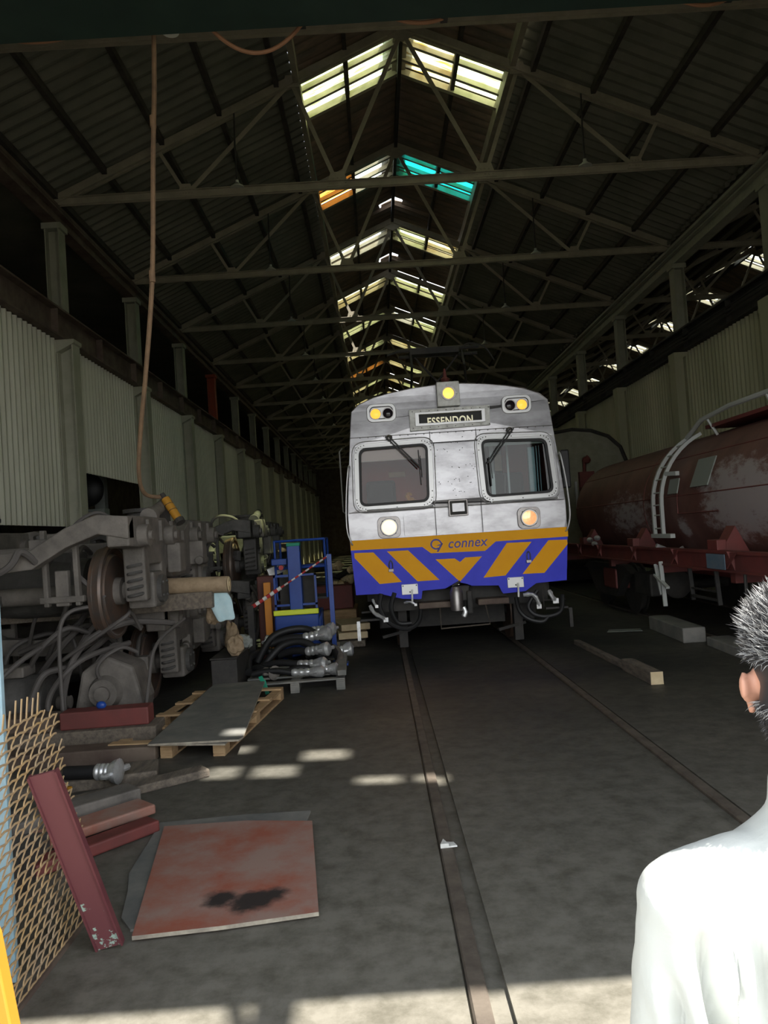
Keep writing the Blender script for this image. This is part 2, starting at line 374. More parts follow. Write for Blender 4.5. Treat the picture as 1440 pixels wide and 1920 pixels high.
# front gable with the tall train doorway (the camera stands just outside it)
fg = MB()
fg.box((-11, YF-.1, 0), (-2.3, YF, 4.95)); fg.box((4.6, YF-.1, 0), (19.4, YF, 4.95)); fg.box((-11, YF-.1, 4.95), (19.4, YF, 7.7))
fg.prism([(-11, 7.7), (XL, 7.90), (XC, 10.70), (XR, 7.90), (XR, 7.7)], 'y', YF-.1, YF); fg.prism([(XR, 7.7), (XR+HS, 10.5), (XR+2*HS, 7.7)], 'y', YF-.1, YF)
struct(obj('wall_front', fg, 'clad2'))

# ------------------------------------------------------------------ ROOF
def roof_side(name, c, s, m_out, holes=(), yr=(YF, YB), parts=True):
    """outer slope of one side; ribs run down the slope, profile along Y"""
    mb = MB(); n = V((s*SL, 0, 1)).normalized(); run = V((s, 0, -SL)).normalized(); k = math.sqrt(1+SL*SL)
    x0, x1 = 1.93, HS+.22
    def strip(a, b_, ya, yb):
        corr(mb, (c+s*a, ya, rz(c+s*a, c)), (0,1,0), run, yb-ya, (b_-a)*k, n, .26, .045, seg=6)
    ys = yr[0]
    for (ha, hb, hya, hyb) in sorted(holes, key=lambda q: q[2]):
        strip(x0, x1, ys, hya)
        if ha > x0: strip(x0, ha, hya, hyb)
        if hb < x1: strip(hb, x1, hya, hyb)
        ys = hyb
    strip(x0, x1, ys, yr[1])
    o = struct(obj(name, mb, m_out, smooth=30, fix=False))
    for d in (2.2, 3.2, 4.2, 5.2, 6.05):
        x = c+s*d; pm = MB(); pm.box((x-.04, yr[0], rz(x, c)-.17), (x+.04, yr[1], rz(x, c)-.055)); obj('purlin', pm, 'purlin', o)
    return o
SUNHOLES = [(2.95, 3.45, 2.28, 2.44), (2.0, 2.55, 2.50, 2.76), (2.58, 2.86, 2.87, 3.12), (1.94, 2.28, 3.13, 3.32)]
roof_side('ceiling_left', XC, -1, 'roof')
roof_side('ceiling_right', XC, 1, 'roof', holes=SUNHOLES)
C2 = XR+HS
roof_side('ceiling_annex_left', C2, -1, 'roof'); roof_side('ceiling_annex_right', C2, 1, 'roof')
am = MB(); am.box((-11, YF, 7.72), (XL-.24, YB, 7.78)); struct(obj('ceiling_annex', am, 'roof'))
# raised ridge strip, opened at the skylights
SK0, SK1 = .42, 1.42
def ridge(name, c, s, lift, gaps=()):
    mb = MB(); n = V((s*SL, 0, 1)).normalized(); run = V((s, 0, -SL)).normalized(); k = math.sqrt(1+SL*SL)
    ys = YF
    for i in range(-1, NB):
        ya = max(YF, Y0+DY*i+SK0); yb = Y0+DY*i+SK1
        for ga, gb, gw in gaps:      # gaps added near the ridge to let sun onto the trusses
            if ys < ga < ya:
                corr(mb, (c, ys, rz(c, c)+lift), (0,1,0), run, ga-ys, 1.93*k, n, .26, .04, seg=6)
                corr(mb, (c+s*gw, ga, rz(c+s*gw, c)+lift), (0,1,0), run, gb-ga, (1.93-gw)*k, n, .26, .04, seg=6); ys = gb
        if ya > ys: corr(mb, (c, ys, rz(c, c)+lift), (0,1,0), run, ya-ys, 1.93*k, n, .26, .04, seg=6)
        if yb > ys: ys = yb
    corr(mb, (c, ys, rz(c, c)+lift), (0,1,0), run, YB-ys, 1.93*k, n, .26, .04, seg=6)
    o = struct(obj(name, mb, 'rroof', smooth=30, fix=False))
    pm = MB(); x = c+s*1.0; pm.box((x-.035, YF, rz(x, c)+lift-.17), (x+.035, YB, rz(x, c)+lift-.05)); obj('purlin', pm, 'purlin', o)
    pm = MB(); x = c+s*1.86; pm.box((x-.05, YF, rz(x, c)+lift-.30), (x+.05, YB, rz(x, c)+lift-.05)); obj('purlin', pm, 'rafter', o)
    return o
ridge('ceiling_ridge_left', XC, -1, .05, [(20.15, 20.55, .36), (24.25, 24.65, .36)]); ridge('ceiling_ridge_right', XC, 1, .10, [(20.15, 20.55, .26), (24.25, 24.65, .26)])
ridge('ceiling_annex_ridge_left', C2, -1, .05); ridge('ceiling_annex_ridge_right', C2, 1, .05)
rb = MB(); rb.box((XC-.035, YF, rz(XC)-.22), (XC+.035, YB, rz(XC)-.02)); struct(obj('trim_1', rb, 'dark'))
rb = MB(); rb.box((C2-.05, YF, rz(C2, C2)-.24), (C2+.05, YB, rz(C2, C2)-.02)); struct(obj('trim_2', rb, 'dark'))
rb = MB(); rb.prism([(XC-.3, rz(XC)+.02), (XC, rz(XC)+.16), (XC+.3, rz(XC)+.06), (XC, rz(XC)+.12)], 'y', YF, 20.15); CP3 = [(XC-.3, rz(XC)+.02), (XC, rz(XC)+.16), (XC+.3, rz(XC)+.06), (XC, rz(XC)+.12)]; rb.prism(CP3, 'y', 20.55, 24.25); rb.prism(CP3, 'y', 24.65, YB)
struct(obj('trim_3', rb, 'rroof'))
rb = MB(); rb.box((1.72, .55, 4.97), (1.83, YF-.1, 5.09)); rb.bar((1.775, .7, 4.98), (1.775, YF-.1, 5.5), .05, .05); struct(obj('trim_6', rb, 'dark'))  # unseen arm above the doorway, added to cast a shadow on the sunlit floor
wi = 0
def skylight(c, s, i, pm1, pm2):
    global wi; wi += 1
    ya, yb = Y0+DY*i+SK0, Y0+DY*i+SK1; lift = .05
    def P(a, y, dz=0): return V((c+s*a, y, rz(c+s*a, c)+lift+dz))
    fr = MB()
    for y in (ya+.20, yb-.33): fr.bar(P(.05, y, -.05), P(1.9, y, -.05), .075, .09)
    fr.bar(P(.05, yb+.05, -.09), P(1.9, yb+.05, -.09), .10, .12)
    fr.bar(P(.05, ya, -.02), P(1.9, ya, -.02), .05, .06)
    fr.bar(P(1.0, ya, -.03), P(1.0, yb, -.03), .09, .09); fr.bar(P(.07, ya, -.03), P(.07, yb, -.03), .12, .09); fr.bar(P(1.87, ya, -.03), P(1.87, yb, -.03), .08, .08)
    o = struct(obj('window_%d' % wi, fr, 'rafter'))
    for a0, a1, pm in ((.1, .97, pm1), (1.03, 1.86, pm2)):
        mb = MB(); mb.add([P(a0, ya, .01), P(a1, ya, .01), P(a1, yb, .01), P(a0, yb, .01)], [(0,1,2,3)]); mb.add([P(a0, ya, .016), P(a1, ya, .016), P(a1, yb, .016), P(a0, yb, .016)], [(3,2,1,0)])
        obj('pane', mb, pm, o, fix=False)
PL = {-1: (PANE_Y, PANE_Y), 0: (PANE_Y, PANE_Y), 1: (PANE_W, PANE_O), 2: (PANE_W, PANE_W), 3: (PANE_D, PANE_D), 4: (PANE_Y, PANE_Y), 5: (PANE_Y, PANE_D), 6: (PANE_O, PANE_O)}
PR = {-1: (PANE_Y, PANE_Y), 0: (PANE_D, PANE_Y), 1: (PANE_C, PANE_C), 2: (PANE_Y, PANE_D), 3: (PANE_Y, PANE_Y), 4: (PANE_W, PANE_Y)}
for i in range(-1, NB):
    skylight(XC, -1, i, *PL.get(i, (PANE_Y, PANE_D))); skylight(XC, 1, i, *PR.get(i, (PANE_D, PANE_Y)))
for i in range(-1, NB): (skylight(C2, -1, i, PANE_W, PANE_W), skylight(C2, 1, i, PANE_W, PANE_D))
# eave beams and valley
for k, (x, m) in enumerate(((XL, 'runway'), (XR, 'stub'))):
    mb = MB(); mb.box((x-.11, YF, 7.30), (x+.11, YB, 7.34)); mb.box((x-.11, YF, 7.54), (x+.11, YB, 7.58)); mb.box((x-.02, YF, 7.34), (x+.02, YB, 7.54))
    mb.box((x-.2, YF, 7.60), (x+.1, YB, 7.66))
    struct(obj('trim_%d' % (4+k), mb, m))

# ------------------------------------------------------------------ TRUSSES
ORD = ['first', 'second', 'third', 'fourth', 'fifth', 'sixth', 'seventh', 'eighth', 'ninth', 'tenth', 'eleventh', 'twelfth', 'thirteenth', 'fourteenth', 'fifteenth']
def make_truss(c):
    t = thing('roof_truss', '', 'roof truss', (c, Y0, TZ))
    y = Y0; z = TZ
    def P(a, h): return V((c+a, y, z+h))
    A, B = 1.26, 3.85
    mb = MB()
    for dy in (-.035, .035):
        mb.bar(P(-HS, 0)+V((0, dy, 0)), P(HS, 0)+V((0, dy, 0)), .012, .12); mb.bar(P(-HS, .055)+V((0, dy*1.6, 0)), P(HS, .055)+V((0, dy*1.6, 0)), .06, .012)
    obj('bottom_chord', mb, 'rafter', t)
    for s in (-1, 1):
        mb = MB(); a = P(s*HS, .0); b_ = P(0, RISE)
        for dy in (-.05, .05): mb.bar(a+V((0, dy, .0)), b_+V((0, dy, 0)), .05, .13)
        obj('rafter', mb, 'rafter', t)
        for p, q, wd in ((P(0, RISE-.08), P(s*A, 0), .075), (P(s*1.95, RISE-SL*1.95), P(s*A, 0), .07), (P(s*1.95, RISE-SL*1.95), P(s*B, 0), .075), (P(s*4.3, RISE-SL*4.3), P(s*B, 0), .06)):
            mb = MB(); mb.bar(p, q, .014, wd); mb.bar(p+V((0,.03,0)), q+V((0,.03,0)), .055, .014); obj('diagonal', mb, 'rafter', t)
        for a_, h, sz in ((s*A, .07, .19), (s*B, .06, .14), (s*1.95, RISE-SL*1.95-.02, .15)):
            mb = MB(); c0 = P(a_, h)
            mb.prism([(c0.x-sz, c0.z-.10), (c0.x+sz, c0.z-.10), (c0.x+sz*.6, c0.z+sz*.75), (c0.x-sz*.6, c0.z+sz*.75)], 'y', y-.055, y-.043)
            for k in range(-2, 3): mb.cyl((c0.x+k*sz*.36, y-.055, c0.z-.05), (c0.x+k*sz*.36, y-.068, c0.z-.05), .012, n=6); 
            for k in (-1, 0, 1): mb.cyl((c0.x+k*sz*.36, y-.055, c0.z+.04), (c0.x+k*sz*.36, y-.068, c0.z+.04), .012, n=6)
            obj('gusset_plate', mb, 'rafter', t)
    mb = MB(); c0 = P(0, RISE-.10); mb.prism([(c0.x-.3, c0.z-.06), (c0.x, c0.z-.2), (c0.x+.3, c0.z-.06), (c0.x, c0.z+.12)], 'y', y-.055, y-.043); obj('gusset_plate', mb, 'rafter', t)
    return t
T0 = make_truss(XC); T0['label'] = 'riveted steel roof truss, second from the green crane'; T0['group'] = 'roof trusses over the train'
for n in range(-1, NB+1):
    if n == 0: continue
    lab = 'riveted steel roof truss half hidden just behind the green crane' if n == -1 else 'riveted steel roof truss, %s from the green crane' % ORD[n+1]
    copy_tree(T0, None, (XC, Y0+DY*n, TZ), lab)
for n in range(0, 9):
    copy_tree(T0, None, (C2, Y0+DY*n, TZ), 'roof truss of the next shed beyond the right wall, %s from the doorway' % ORD[n], 'roof trusses of the neighbouring shed')

# ------------------------------------------------------------------ COLUMNS AND RUNWAY BEAMS
def column(x, n, s, side, red=False):
    y = Y0+DY*n
    t = thing('steel_column', 'upright %s wall column, %s from the front%s' % (side, ORD[n], ', its upper half painted red' if red else ''), 'column', (x, y, 0), '%s wall columns' % side)
    xi = x+s*.12
    mb = MB(); mb.box((xi-.14, y-.15, 0), (xi-.115, y+.15, HW)); mb.box((xi+.115, y-.15, 0), (xi+.14, y+.15, HW)); mb.box((xi-.12, y-.01, 0), (xi+.12, y+.01, HW))
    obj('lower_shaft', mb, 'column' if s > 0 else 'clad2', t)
    mb = MB(); mb.prism([(xi-.15, HW-.22), (xi-.15, HW), (xi+.17, HW), (xi+.17, HW-.06)], 'y', y-.17, y+.17); obj('bracket', mb, 'column' if s > 0 else 'clad2', t)
    mb = MB(); xs = x
    mb.box((xs-.12, y-.14, HW+.53), (xs-.10, y+.14, 7.3)); mb.box((xs+.10, y-.14, HW+.53), (xs+.12, y+.14, 7.3)); mb.box((xs-.1, y-.01, HW+.53), (xs+.1, y+.01, 7.3)); mb.box((xs-.16, y-.16, 7.2), (xs+.16, y+.16, 7.3))
    obj('upper_shaft', mb, 'redstub' if red else 'stub', t, label='red upper column' if red else None)
    mb = MB(); mb.box((xi-.2, y-.2, 0), (xi+.2, y+.2, .025)); obj('base_plate', mb, 'dark', t)
for n in range(0, NB+1): column(XL, n, 1, 'left', red=(n == 3))
for n in range(0, NB+1): column(XR, n, -1, 'right')
for x, s, side, m in ((XL, 1, 'left', 'runway'), (XR, -1, 'right', 'dark')):
    t = thing('crane_runway_beam', 'long %s crane runway girder resting on the %s wall columns' % ('rust brown' if s > 0 else 'dark', side), 'beam', (x, YF, HW))
    mb = MB(); z0 = HW; z1 = HW+.5
    mb.box((x-.13, YF, z0), (x+.15, YB, z0+.03)); mb.box((x-.13, YF, z1-.03), (x+.15, YB, z1)); mb.box((x-.01, YF, z0), (x+.015, YB, z1))
    for k in range(26): yy = YF+1+k*2.055; mb.box((x-.12, yy, z0), (x+.13, yy+.02, z1))
    obj('girder', mb, m, t)
    mb = MB(); mb.box((x-.03, YF, z1), (x+.035, YB, z1+.07)); obj('crane_rail', mb, 'rail', t)
    if s < 0:
        mb = MB()
        for k in (.12, .2, .28): mb.tube([(x-.2, YF, HW+k), (x-.2, YB, HW+k)], .02, 6)
        obj('conduit', mb, 'dark', t)

# ------------------------------------------------------------------ OVERHEAD CRANE
t = thing('overhead_crane', 'dark green overhead crane girder with drooping cables, nearest the camera', 'crane', (XC, 5.9, 5.87))
mb = MB(); mb.box((XL+.25, 5.75, 5.93), (XR-.25, 6.13, 6.85)); obj('girder', mb, 'crane', t, bevel=.01)
mb = MB(); mb.box((XL+.25, 5.68, 5.90), (XR-.25, 6.2, 5.935)); mb.box((XL+.25, 5.68, 6.85), (XR-.25, 6.2, 6.88)); obj('flange', mb, 'crane', t)
mb = MB(); mb.box((XL+.25, 6.42, 6.12), (XR-.25, 6.5, 6.2)); mb.box((XL+.25, 6.2, 6.18), (XR-.25, 6.5, 6.2)); obj('walkway_channel', mb, 'craneflange', t)
for x, s in ((XL, 1), (XR, -1)):
    mb = MB(); mb.box((x-.14, 4.6, 5.94), (x+.14, 7.6, 6.25)); obj('end_truck', mb, 'crane', t)
    for yy in (4.9, 7.3):
        mb = MB(); mb.lathe((x-.05, yy, 6.03), 'x', [(0, .16), (.02, .16), (.021, .14), (.08, .14), (.081, .16), (.1, .16)], 20); obj('wheel', mb, 'dark', t)
for a, b_, d in (((-1.18, 6.08), (-.36, 6.07), .27), ((-3.05, 6.10), (-2.2, 6.12), .10), ((.30, 6.06), (.85, 6.05), .07), ((2.7, 6.08), (3.3, 6.08), .09)):
    pts = []
    for k in range(17):
        q = k/16; pts.append((a[0]+(b_[0]-a[0])*q, 6.3+.12*q, a[1]+(b_[1]-a[1])*q-4*d*q*(1-q)))
    mb = MB(); mb.tube(pts, .017, 8); obj('festoon_cable', mb, 'cable', t, smooth=True)
    for e in (pts[0], pts[-1]):
        mb = MB(); mb.box((e[0]-.03, e[1]-.04, e[2]-.02), (e[0]+.03, e[1]+.04, e[2]+.06)); obj('cable_clip', mb, 'dark', t)
mb = MB(); mb.box((.66, 5.74, 5.94), (.94, 5.75, 6.08)); mb.box((.66, 5.70, 5.885), (.94, 5.9, 5.90)); obj('rating_label', mb, 'label', t)
mb = MB(); mb.lathe((-1.45, 6.3, 5.98), 'z', [(0, .07), (.02, .075), (.04, .03), (.12, .03)], 16); obj('work_lamp', mb, 'lampw', t)
mb = MB(); P = spline([(-1.64, 6.5, 6.1), (-1.665, 6.5, 5.6), (-1.708, 6.5, 5.02), (-1.80, 6.6, 4.04), (-1.99, 6.9, 3.28), (-2.15, 7.2, 2.85), (-2.285, 7.5, 2.45), (-2.31, 7.75, 2.26), (-2.22, 8.0, 2.235)], 8)
o = thing('hanging_hose', 'long brown hose hanging from the crane down to the bogies', 'hose', (-1.64, 6.5, 6.1))
obj('hose', MB().tube(P, .021, 8), 'rope', o, smooth=True)
for q in (V((-1.69, 6.5, 5.35)), V((-1.80, 6.6, 4.05))): obj('hose_joint', MB().tube([q+V((0,0,.05)), q-V((0,0,.05))], .027, 10), 'rope', o)
# pendant lamps under the trusses
def lamp(x, n, lab):
    y = Y0+DY*n-.05; z = TZ+.02
    t = thing('pendant_lamp', lab, 'lamp', (x, y, z), 'pendant lamps on the trusses')
    mb = MB(); mb.lathe((x, y, z+.02), 'z', [(0, .12), (.02, .115), (.05, .07), (.09, .03), (.13, .03)], 20); obj('lamp_shade', mb, 'lampw', t, smooth=True)
    mb = MB(); mb.tube([(x, y, z+.14), (x, y, z+.75), (x+.02, y, rz(x)-.12)], .015, 6); obj('stem', mb, 'dark', t)
for n in range(-1, 8):
    for x, s in ((-2.0, 'left'), (3.95, 'right')): lamp(x, n, 'small enamel pendant lamp hung on the %s half of the %s truss beyond the crane' % (s, ORD[n+1]))

# ------------------------------------------------------------------ THE SILVER TRAIN
FY = 10.38
TR = thing('passenger_train', 'silver suburban train with a blue and yellow striped front and lit headlamps', 'train', (TRK, FY, 0))
def F(u, z, w=0): return (TRK+u, FY+w, z)          # face coordinates: across, height, depth (+ = into the train)
half = [(1.405, .92), (1.44, 1.1), (1.472, 1.6), (1.478, 2.0), (1.44, 2.45), (1.395, 2.9), (1.36, 3.25), (1.34, 3.39), (1.24, 3.48), (1.03, 3.565), (.8, 3.615), (.5, 3.66), (.2, 3.685), (0, 3.69)]
outl = half+[(-u, z) for u, z in half[-2::-1]]
winL = [(-1.305, 2.09), (-.37, 2.10), (-.345, 2.885), (-1.275, 2.87)]
winR = [(.415, 2.105), (1.325, 2.115), (1.275, 2.85), (.385, 2.885)]
def facez(u, z):   # the face leans back a little above the waist and bulges slightly in the middle
    return .035*(u/1.48)**2 + (max(0, z-2.0)**2)*.035
WL, WR = rquad(winL, .10), rquad(winR, .10)
# front sheet between waist and roof
top = [(u, z) for u, z in outl if z > 1.5]
face_poly = [(1.474, 1.63)]+[(u, z) for u, z in outl if z > 1.61 and True]+[(-1.474, 1.63)]
seen = []; [seen.append(q) for q in face_poly if q not in seen]
dests = rrect(-.44, 3.15, .42, 3.288, .01, 2)
curve_plate('front_panel', [seen], [WL, WR, dests], .03, 'steel', TR, lambda a, b, c: F(a, b, facez(a, b)+.015+c))
# body shell behind the face
mb = MB()
ring = lambda y, k=1: [(TRK+u*k, y, z) for u, z in outl]
r0, r1 = ring(FY+.06), ring(FY+22)
n = len(r0); mb.add(r0+r1, [(i, (i+1)%n, (i+1)%n+n, i+n) for i in range(n)])
mb.add(r1, [tuple(range(n))])
obj('body_shell', mb, 'steel2', TR, smooth=50, fix=False)
mb = MB(); mb.loft([[V(F(u*s_, 2.2+(z-2.2)*s_, w)) for u, z in outl[:]] for s_, w in ((1.0, .0), (1.0, .09))])
bm_ = MB()
for i in range(len(outl)-1):
    (u0, z0), (u1, z1) = outl[i], outl[i+1]
    bm_.add([F(u0, z0, facez(u0, z0)), F(u1, z1, facez(u1, z1)), F(u1, z1, .14), F(u0, z0, .14), F(u0*1.006, z0+.004, .08), F(u1*1.006, z1+.004, .08)], [(0,1,5,4), (4,5,2,3)])
obj('front_edge_trim', bm_, 'steel', TR, smooth=40)
# window frames, rubbers, panes
def grow(poly, d):
    c = V((sum(p[0] for p in poly)/len(poly), sum(p[1] for p in poly)/len(poly)))
    out = []
    for p in poly:
        v = V(p)-c; out.append((p[0]+d*(1 if v.x > 0 else -1)*min(1, abs(v.x)/.30), p[1]+d*(1 if v.y > 0 else -1)*min(1, abs(v.y)/.26)))
    return out
for nm, q, gl in (('left', winL, GLASS_L), ('right', winR, GLASS_R)):
    cu, cz = sum(p[0] for p in q)/4, sum(p[1] for p in q)/4
    def off(d, q=q, cu=cu, cz=cz): return rquad([(p[0]+d*(1 if p[0] > cu else -1), p[1]+d*(1 if p[1] > cz else -1)) for p in q], .10+d*.8)
    wfr = curve_plate('window_frame', [off(.065)], [off(.0)], .022, 'frame', TR, lambda a, b, c: F(a, b, facez(a, b)-.006+c), bevel=.004)
    curve_plate('rubber_seal', [off(.006)], [off(-.028)], .03, 'black', wfr, lambda a, b, c: F(a, b, facez(a, b)-.010+c))
    sm = MB(); o_ = off(.095); sm.tube([F(a, b, facez(a, b)-.002) for a, b in o_]+[F(o_[0][0], o_[0][1], facez(*o_[0])-.002)], .007, 6); obj('drip_bead', sm, 'frame', wfr, smooth=True)
    g = MB(); gp = off(-.02); g.add([F(a, b, facez(a, b)+.006) for a, b in gp], [tuple(range(len(gp)))]); obj('windscreen', g, gl, TR)
    rv = MB()
    for k in range(0, len(o_)): pass
    ro_ = off(.045)
    L_ = len(ro_)
    for k in range(26):
        t_ = k/26*L_; i0 = int(t_); fr = t_-i0; a = ro_[i0]; b = ro_[(i0+1)%L_]
        u, z = a[0]+(b[0]-a[0])*fr, a[1]+(b[1]-a[1])*fr
        rv.cyl(F(u, z, facez(u, z)-.018), F(u, z, facez(u, z)-.026), .008, n=6)
    obj('rivets', rv, 'dark', wfr)
# rows of dots and dents on the steel
rv = MB()
for k in range(40):
    u = random.uniform(-.30, .33); z = random.choice([2.2, 2.36, 2.55, 2.75, 2.9])+random.uniform(-.05, .05)
    rv.ell(F(u, z, facez(u, z)), (.006, .004, .006), 6, 4)
for k in range(24):
    u = -1.25+k*.109; rv.ell(F(u, 3.02+.0*k, facez(u, 3.02)), (.006, .004, .006), 6, 4)
obj('rivets', rv, 'dark', TR)
pn = MB()
for u in (-.30, .33):
    pn.tube([F(u, 1.64, facez(u, 1.64)-.002), F(u, 3.05, facez(u, 3.05)-.002)], .0035, 4)
pn.tube([F(-1.46, 2.01, -.0+facez(1.46, 2.0)), F(-.3, 2.01, facez(.3, 2)-.002), F(1.46, 2.01, facez(1.46, 2))], .004, 4)
pn.tube([F(-1.39, 3.03, facez(1.39, 3.03)-.002), F(-.6, 3.03, facez(.6, 3.03)-.002), F(.6, 3.03, facez(.6, 3.03)-.002), F(1.38, 3.03, facez(1.38, 3.03)-.002)], .004, 4)
obj('panel_seam', pn, 'steel2', TR)
# handrails below the windows
for a, b_, z in ((-1.22, -.32, 2.03), (.47, 1.36, 2.035)):
    hm = MB(); hm.tube([F(a, z, .0), F(a, z, -.05), F(b_, z, -.05), F(b_, z, .0)], .009, 8)
    for k in (0, .45, 1): hm.cyl(F(a+(b_-a)*k, z, .02), F(a+(b_-a)*k, z, -.05), .012, n=8)
    obj('window_handrail', hm, 'frame', TR, smooth=40)
for s in (-1, 1):
    hm = MB(); hm.tube(spline([F(s*1.415, 2.62, -.02), F(s*1.43, 2.62, -.06), F(s*1.475, 2.3, -.07), F(s*1.50, 1.95, -.07), F(s*1.495, 1.75, -.07), F(s*1.45, 1.60, -.06), F(s*1.44, 1.58, -.0)], 6), .011, 8); obj('corner_handrail', hm, 'frame', TR, smooth=40)
# headlamps
for u, z, m, lit in ((-.935, 1.785, 'head', 1), (.963, 1.79, 'head2', 0)):
    w0 = facez(u, z)
    hp = curve_plate('headlamp_panel', [rrect(u-.15, z-.14, u+.15, z+.14, .07)], [], .02, 'steel2', TR, lambda a, b, c: F(a, b, w0-.006+c), bevel=.004)
    hm = MB(); hm.lathe(F(u, z, w0-.05), 'y', [(0, .112), (.0, .098), (.012, .095), (.05, .095), (.05, .12), (.02, .12), (0, .112)], 28); obj('headlamp_rim', hm, 'frame', hp, smooth=40)
    lm = MB(); lm.lathe(F(u, z, w0-.046), 'y', [(0, .001), (.004, .05), (.012, .098)], 28); obj('headlamp_lens', lm, m, hp, smooth=40)
    sc = MB(); [sc.cyl(F(u+.12*cos(a), z+.12*sin(a), w0-.015), F(u+.12*cos(a), z+.12*sin(a), w0-.024), .009, n=8) for a in (R(45), R(135), R(225), R(315))]; obj('screws', sc, 'dark', hp)
lamp_d = bpy.data.lights.new('headlamp_beam', 'SPOT'); lo_ = bpy.data.objects.new('headlamp_beam', lamp_d); COL.objects.link(lo_); lo_.parent = TR
lo_.location = V(F(-.935, 1.785, -.09))-worg(TR); lo_.rotation_euler = (R(90-8), 0, R(180)); lamp_d.energy = 8; lamp_d.spot_size = R(110); lamp_d.spot_blend = .9; lamp_d.color = (1, .55, .25); lamp_d.shadow_soft_size = .09
# indicator pairs
for u0, u1, ua, ub in ((-1.13, -.745, -1.018, -.85), (.715, 1.105, .98, .82)):
    z = 3.345; w0 = facez(u0, z)
    ip = curve_plate('marker_pair_housing', [rrect(u0, z-.115, u1, z+.12, .075)], [], .035, 'frame', TR, lambda a, b, c: F(a, b, w0-.012+c), bevel=.006)
    curve_plate('gasket', [rrect(u0+.03, z-.085, u1-.03, z+.09, .065)], [rrect(u0+.042, z-.073, u1-.042, z+.078, .055)], .006, 'dark', ip, lambda a, b, c: F(a, b, w0-.038+c))
    for u, m, nm in ((ua, 'amber', 'amber_lens'), (ub, 'redlens', 'dark_lens')):
        lm = MB(); lm.lathe(F(u, z-.01, w0-.062), 'y', [(0, .001), (.006, .045), (.016, .066), (.03, .070)], 24); obj(nm, lm, m, ip, smooth=40, label='glowing amber lens' if m == 'amber' else 'unlit dark lens')
        lm = MB(); lm.lathe(F(u, z-.01, w0-.045), 'y', [(0, .071), (0, .08), (.02, .08), (.02, .071), (0, .071)], 24); obj('lens_rim', lm, 'steel2', ip)
# top marker lamp box
mk = MB(); mk.box(F(-.17, 3.37, -.04), F(.135, 3.70, .22)); mkb = obj('marker_lamp_box', mk, 'white', TR, bevel=.008)
lm = MB(); lm.lathe(F(-.018, 3.54, -.075), 'y', [(0, .001), (.004, .04), (.012, .072), (.03, .075)], 24); obj('marker_lens', lm, 'marker', mkb, smooth=40)
lm = MB(); lm.lathe(F(-.018, 3.54, -.068), 'y', [(0, .078), (0, .098), (.03, .098), (.03, .078), (0, .078)], 24); lm.box(F(-.04, 3.635, -.068), F(.004, 3.665, -.04)); lm.box(F(-.135, 3.53, -.06), F(-.11, 3.55, -.04)); lm.box(F(.075, 3.53, -.06), F(.10, 3.55, -.04)); obj('lens_rim', lm, 'steel2', mkb, smooth=40)
# destination box with its blind
z0_ = .0
db = curve_plate('destination_box', [[(-.555, 3.07), (.522, 3.09), (.528, 3.348), (-.556, 3.345)]], [[(-.44, 3.152), (.42, 3.150), (.422, 3.288), (-.441, 3.286)]], .06, 'white', TR, lambda a, b, c: F(a, b, .035+c), bevel=.006)
curve_plate('glazing_frame', [[(-.485, 3.125), (.458, 3.130), (.462, 3.308), (-.485, 3.305)]], [[(-.437, 3.155), (.417, 3.153), (.419, 3.285), (-.438, 3.283)]], .03, 'frame', db, lambda a, b, c: F(a, b, -.005+c), bevel=.003)
bl = MB(); bl.box(F(-.46, 3.13, .05), F(.44, 3.31, .06)); obj('blind', bl, 'blind', db)
tx = bpy.data.curves.new('t', 'FONT'); tx.body = 'ESSENDON'; tx.align_x = 'CENTER'; tx.size = .150; tx.offset = .0032; tx.extrude = .001; tx.space_character = 1.08
to = curve_obj('destination_lettering', tx, 'cream', db, lambda a, b, c: F(-.008+a*.79, 3.132+b, .046-c), zmin=.024)
rv = MB()
for k in range(10):
    u = -.52+k*.115
    for z in (3.10, 3.325): rv.cyl(F(u, z, -.001), F(u, z, -.006), .007, n=6)
obj('rivets', rv, 'dark', db)
# yellow band and painted apron
Cc = lambda w: (lambda a, b, c: F(a, b, facez(a, b)*0+w+c))
skirt = [(-1.474, 1.632), (-1.436, .905), (-1.119, .902), (-.816, .815), (-.60, .795), (-.565, .80), (-.545, .905), (-.233, .915), (-.15, .955), (-.034, .985), (.07, .955), (.128, .927), (.488, .91), (.525, .82), (.545, .795), (.842, .808), (.993, .906), (1.406, .921), (1.472, 1.632)]
ap = curve_plate('painted_apron', [skirt], [], .04, 'blue', TR, lambda a, b, c: F(a, b, .012+c), bevel=.003)
WP = -.0115-.0012
dec = lambda a, b, c: F(a, b, WP+c)
curve_plate('yellow_band', [[(-1.474, 1.634), (-1.469, 1.505), (-.505, 1.490), (-.395, 1.398), (.335, 1.383), (.49, 1.500), (1.470, 1.503), (1.472, 1.634)]], [], .002, 'gold', ap, dec)
for nm, pl in (('yellow_stripe', [(-1.425, 1.468), (-1.169, 1.461), (-.812, 1.040), (-1.111, 1.031), (-1.425, 1.40)]), ('yellow_stripe', [(-.985, 1.462), (-.701, 1.459), (-.305, 1.035), (-.600, 1.033)]),
               ('yellow_chevron', [(-.340, 1.312), (-.082, 1.308), (-.012, 1.255), (.062, 1.312), (.288, 1.312), (-.032, .990)]), ('yellow_stripe', [(.636, 1.470), (.970, 1.464), (.588, 1.034), (.290, 1.024)]),
               ('yellow_stripe', [(1.200, 1.470), (1.452, 1.462), (1.455, 1.40), (1.115, 1.035), (.818, 1.039)])):
    curve_plate(nm, [pl], [], .002, 'gold', ap, dec)
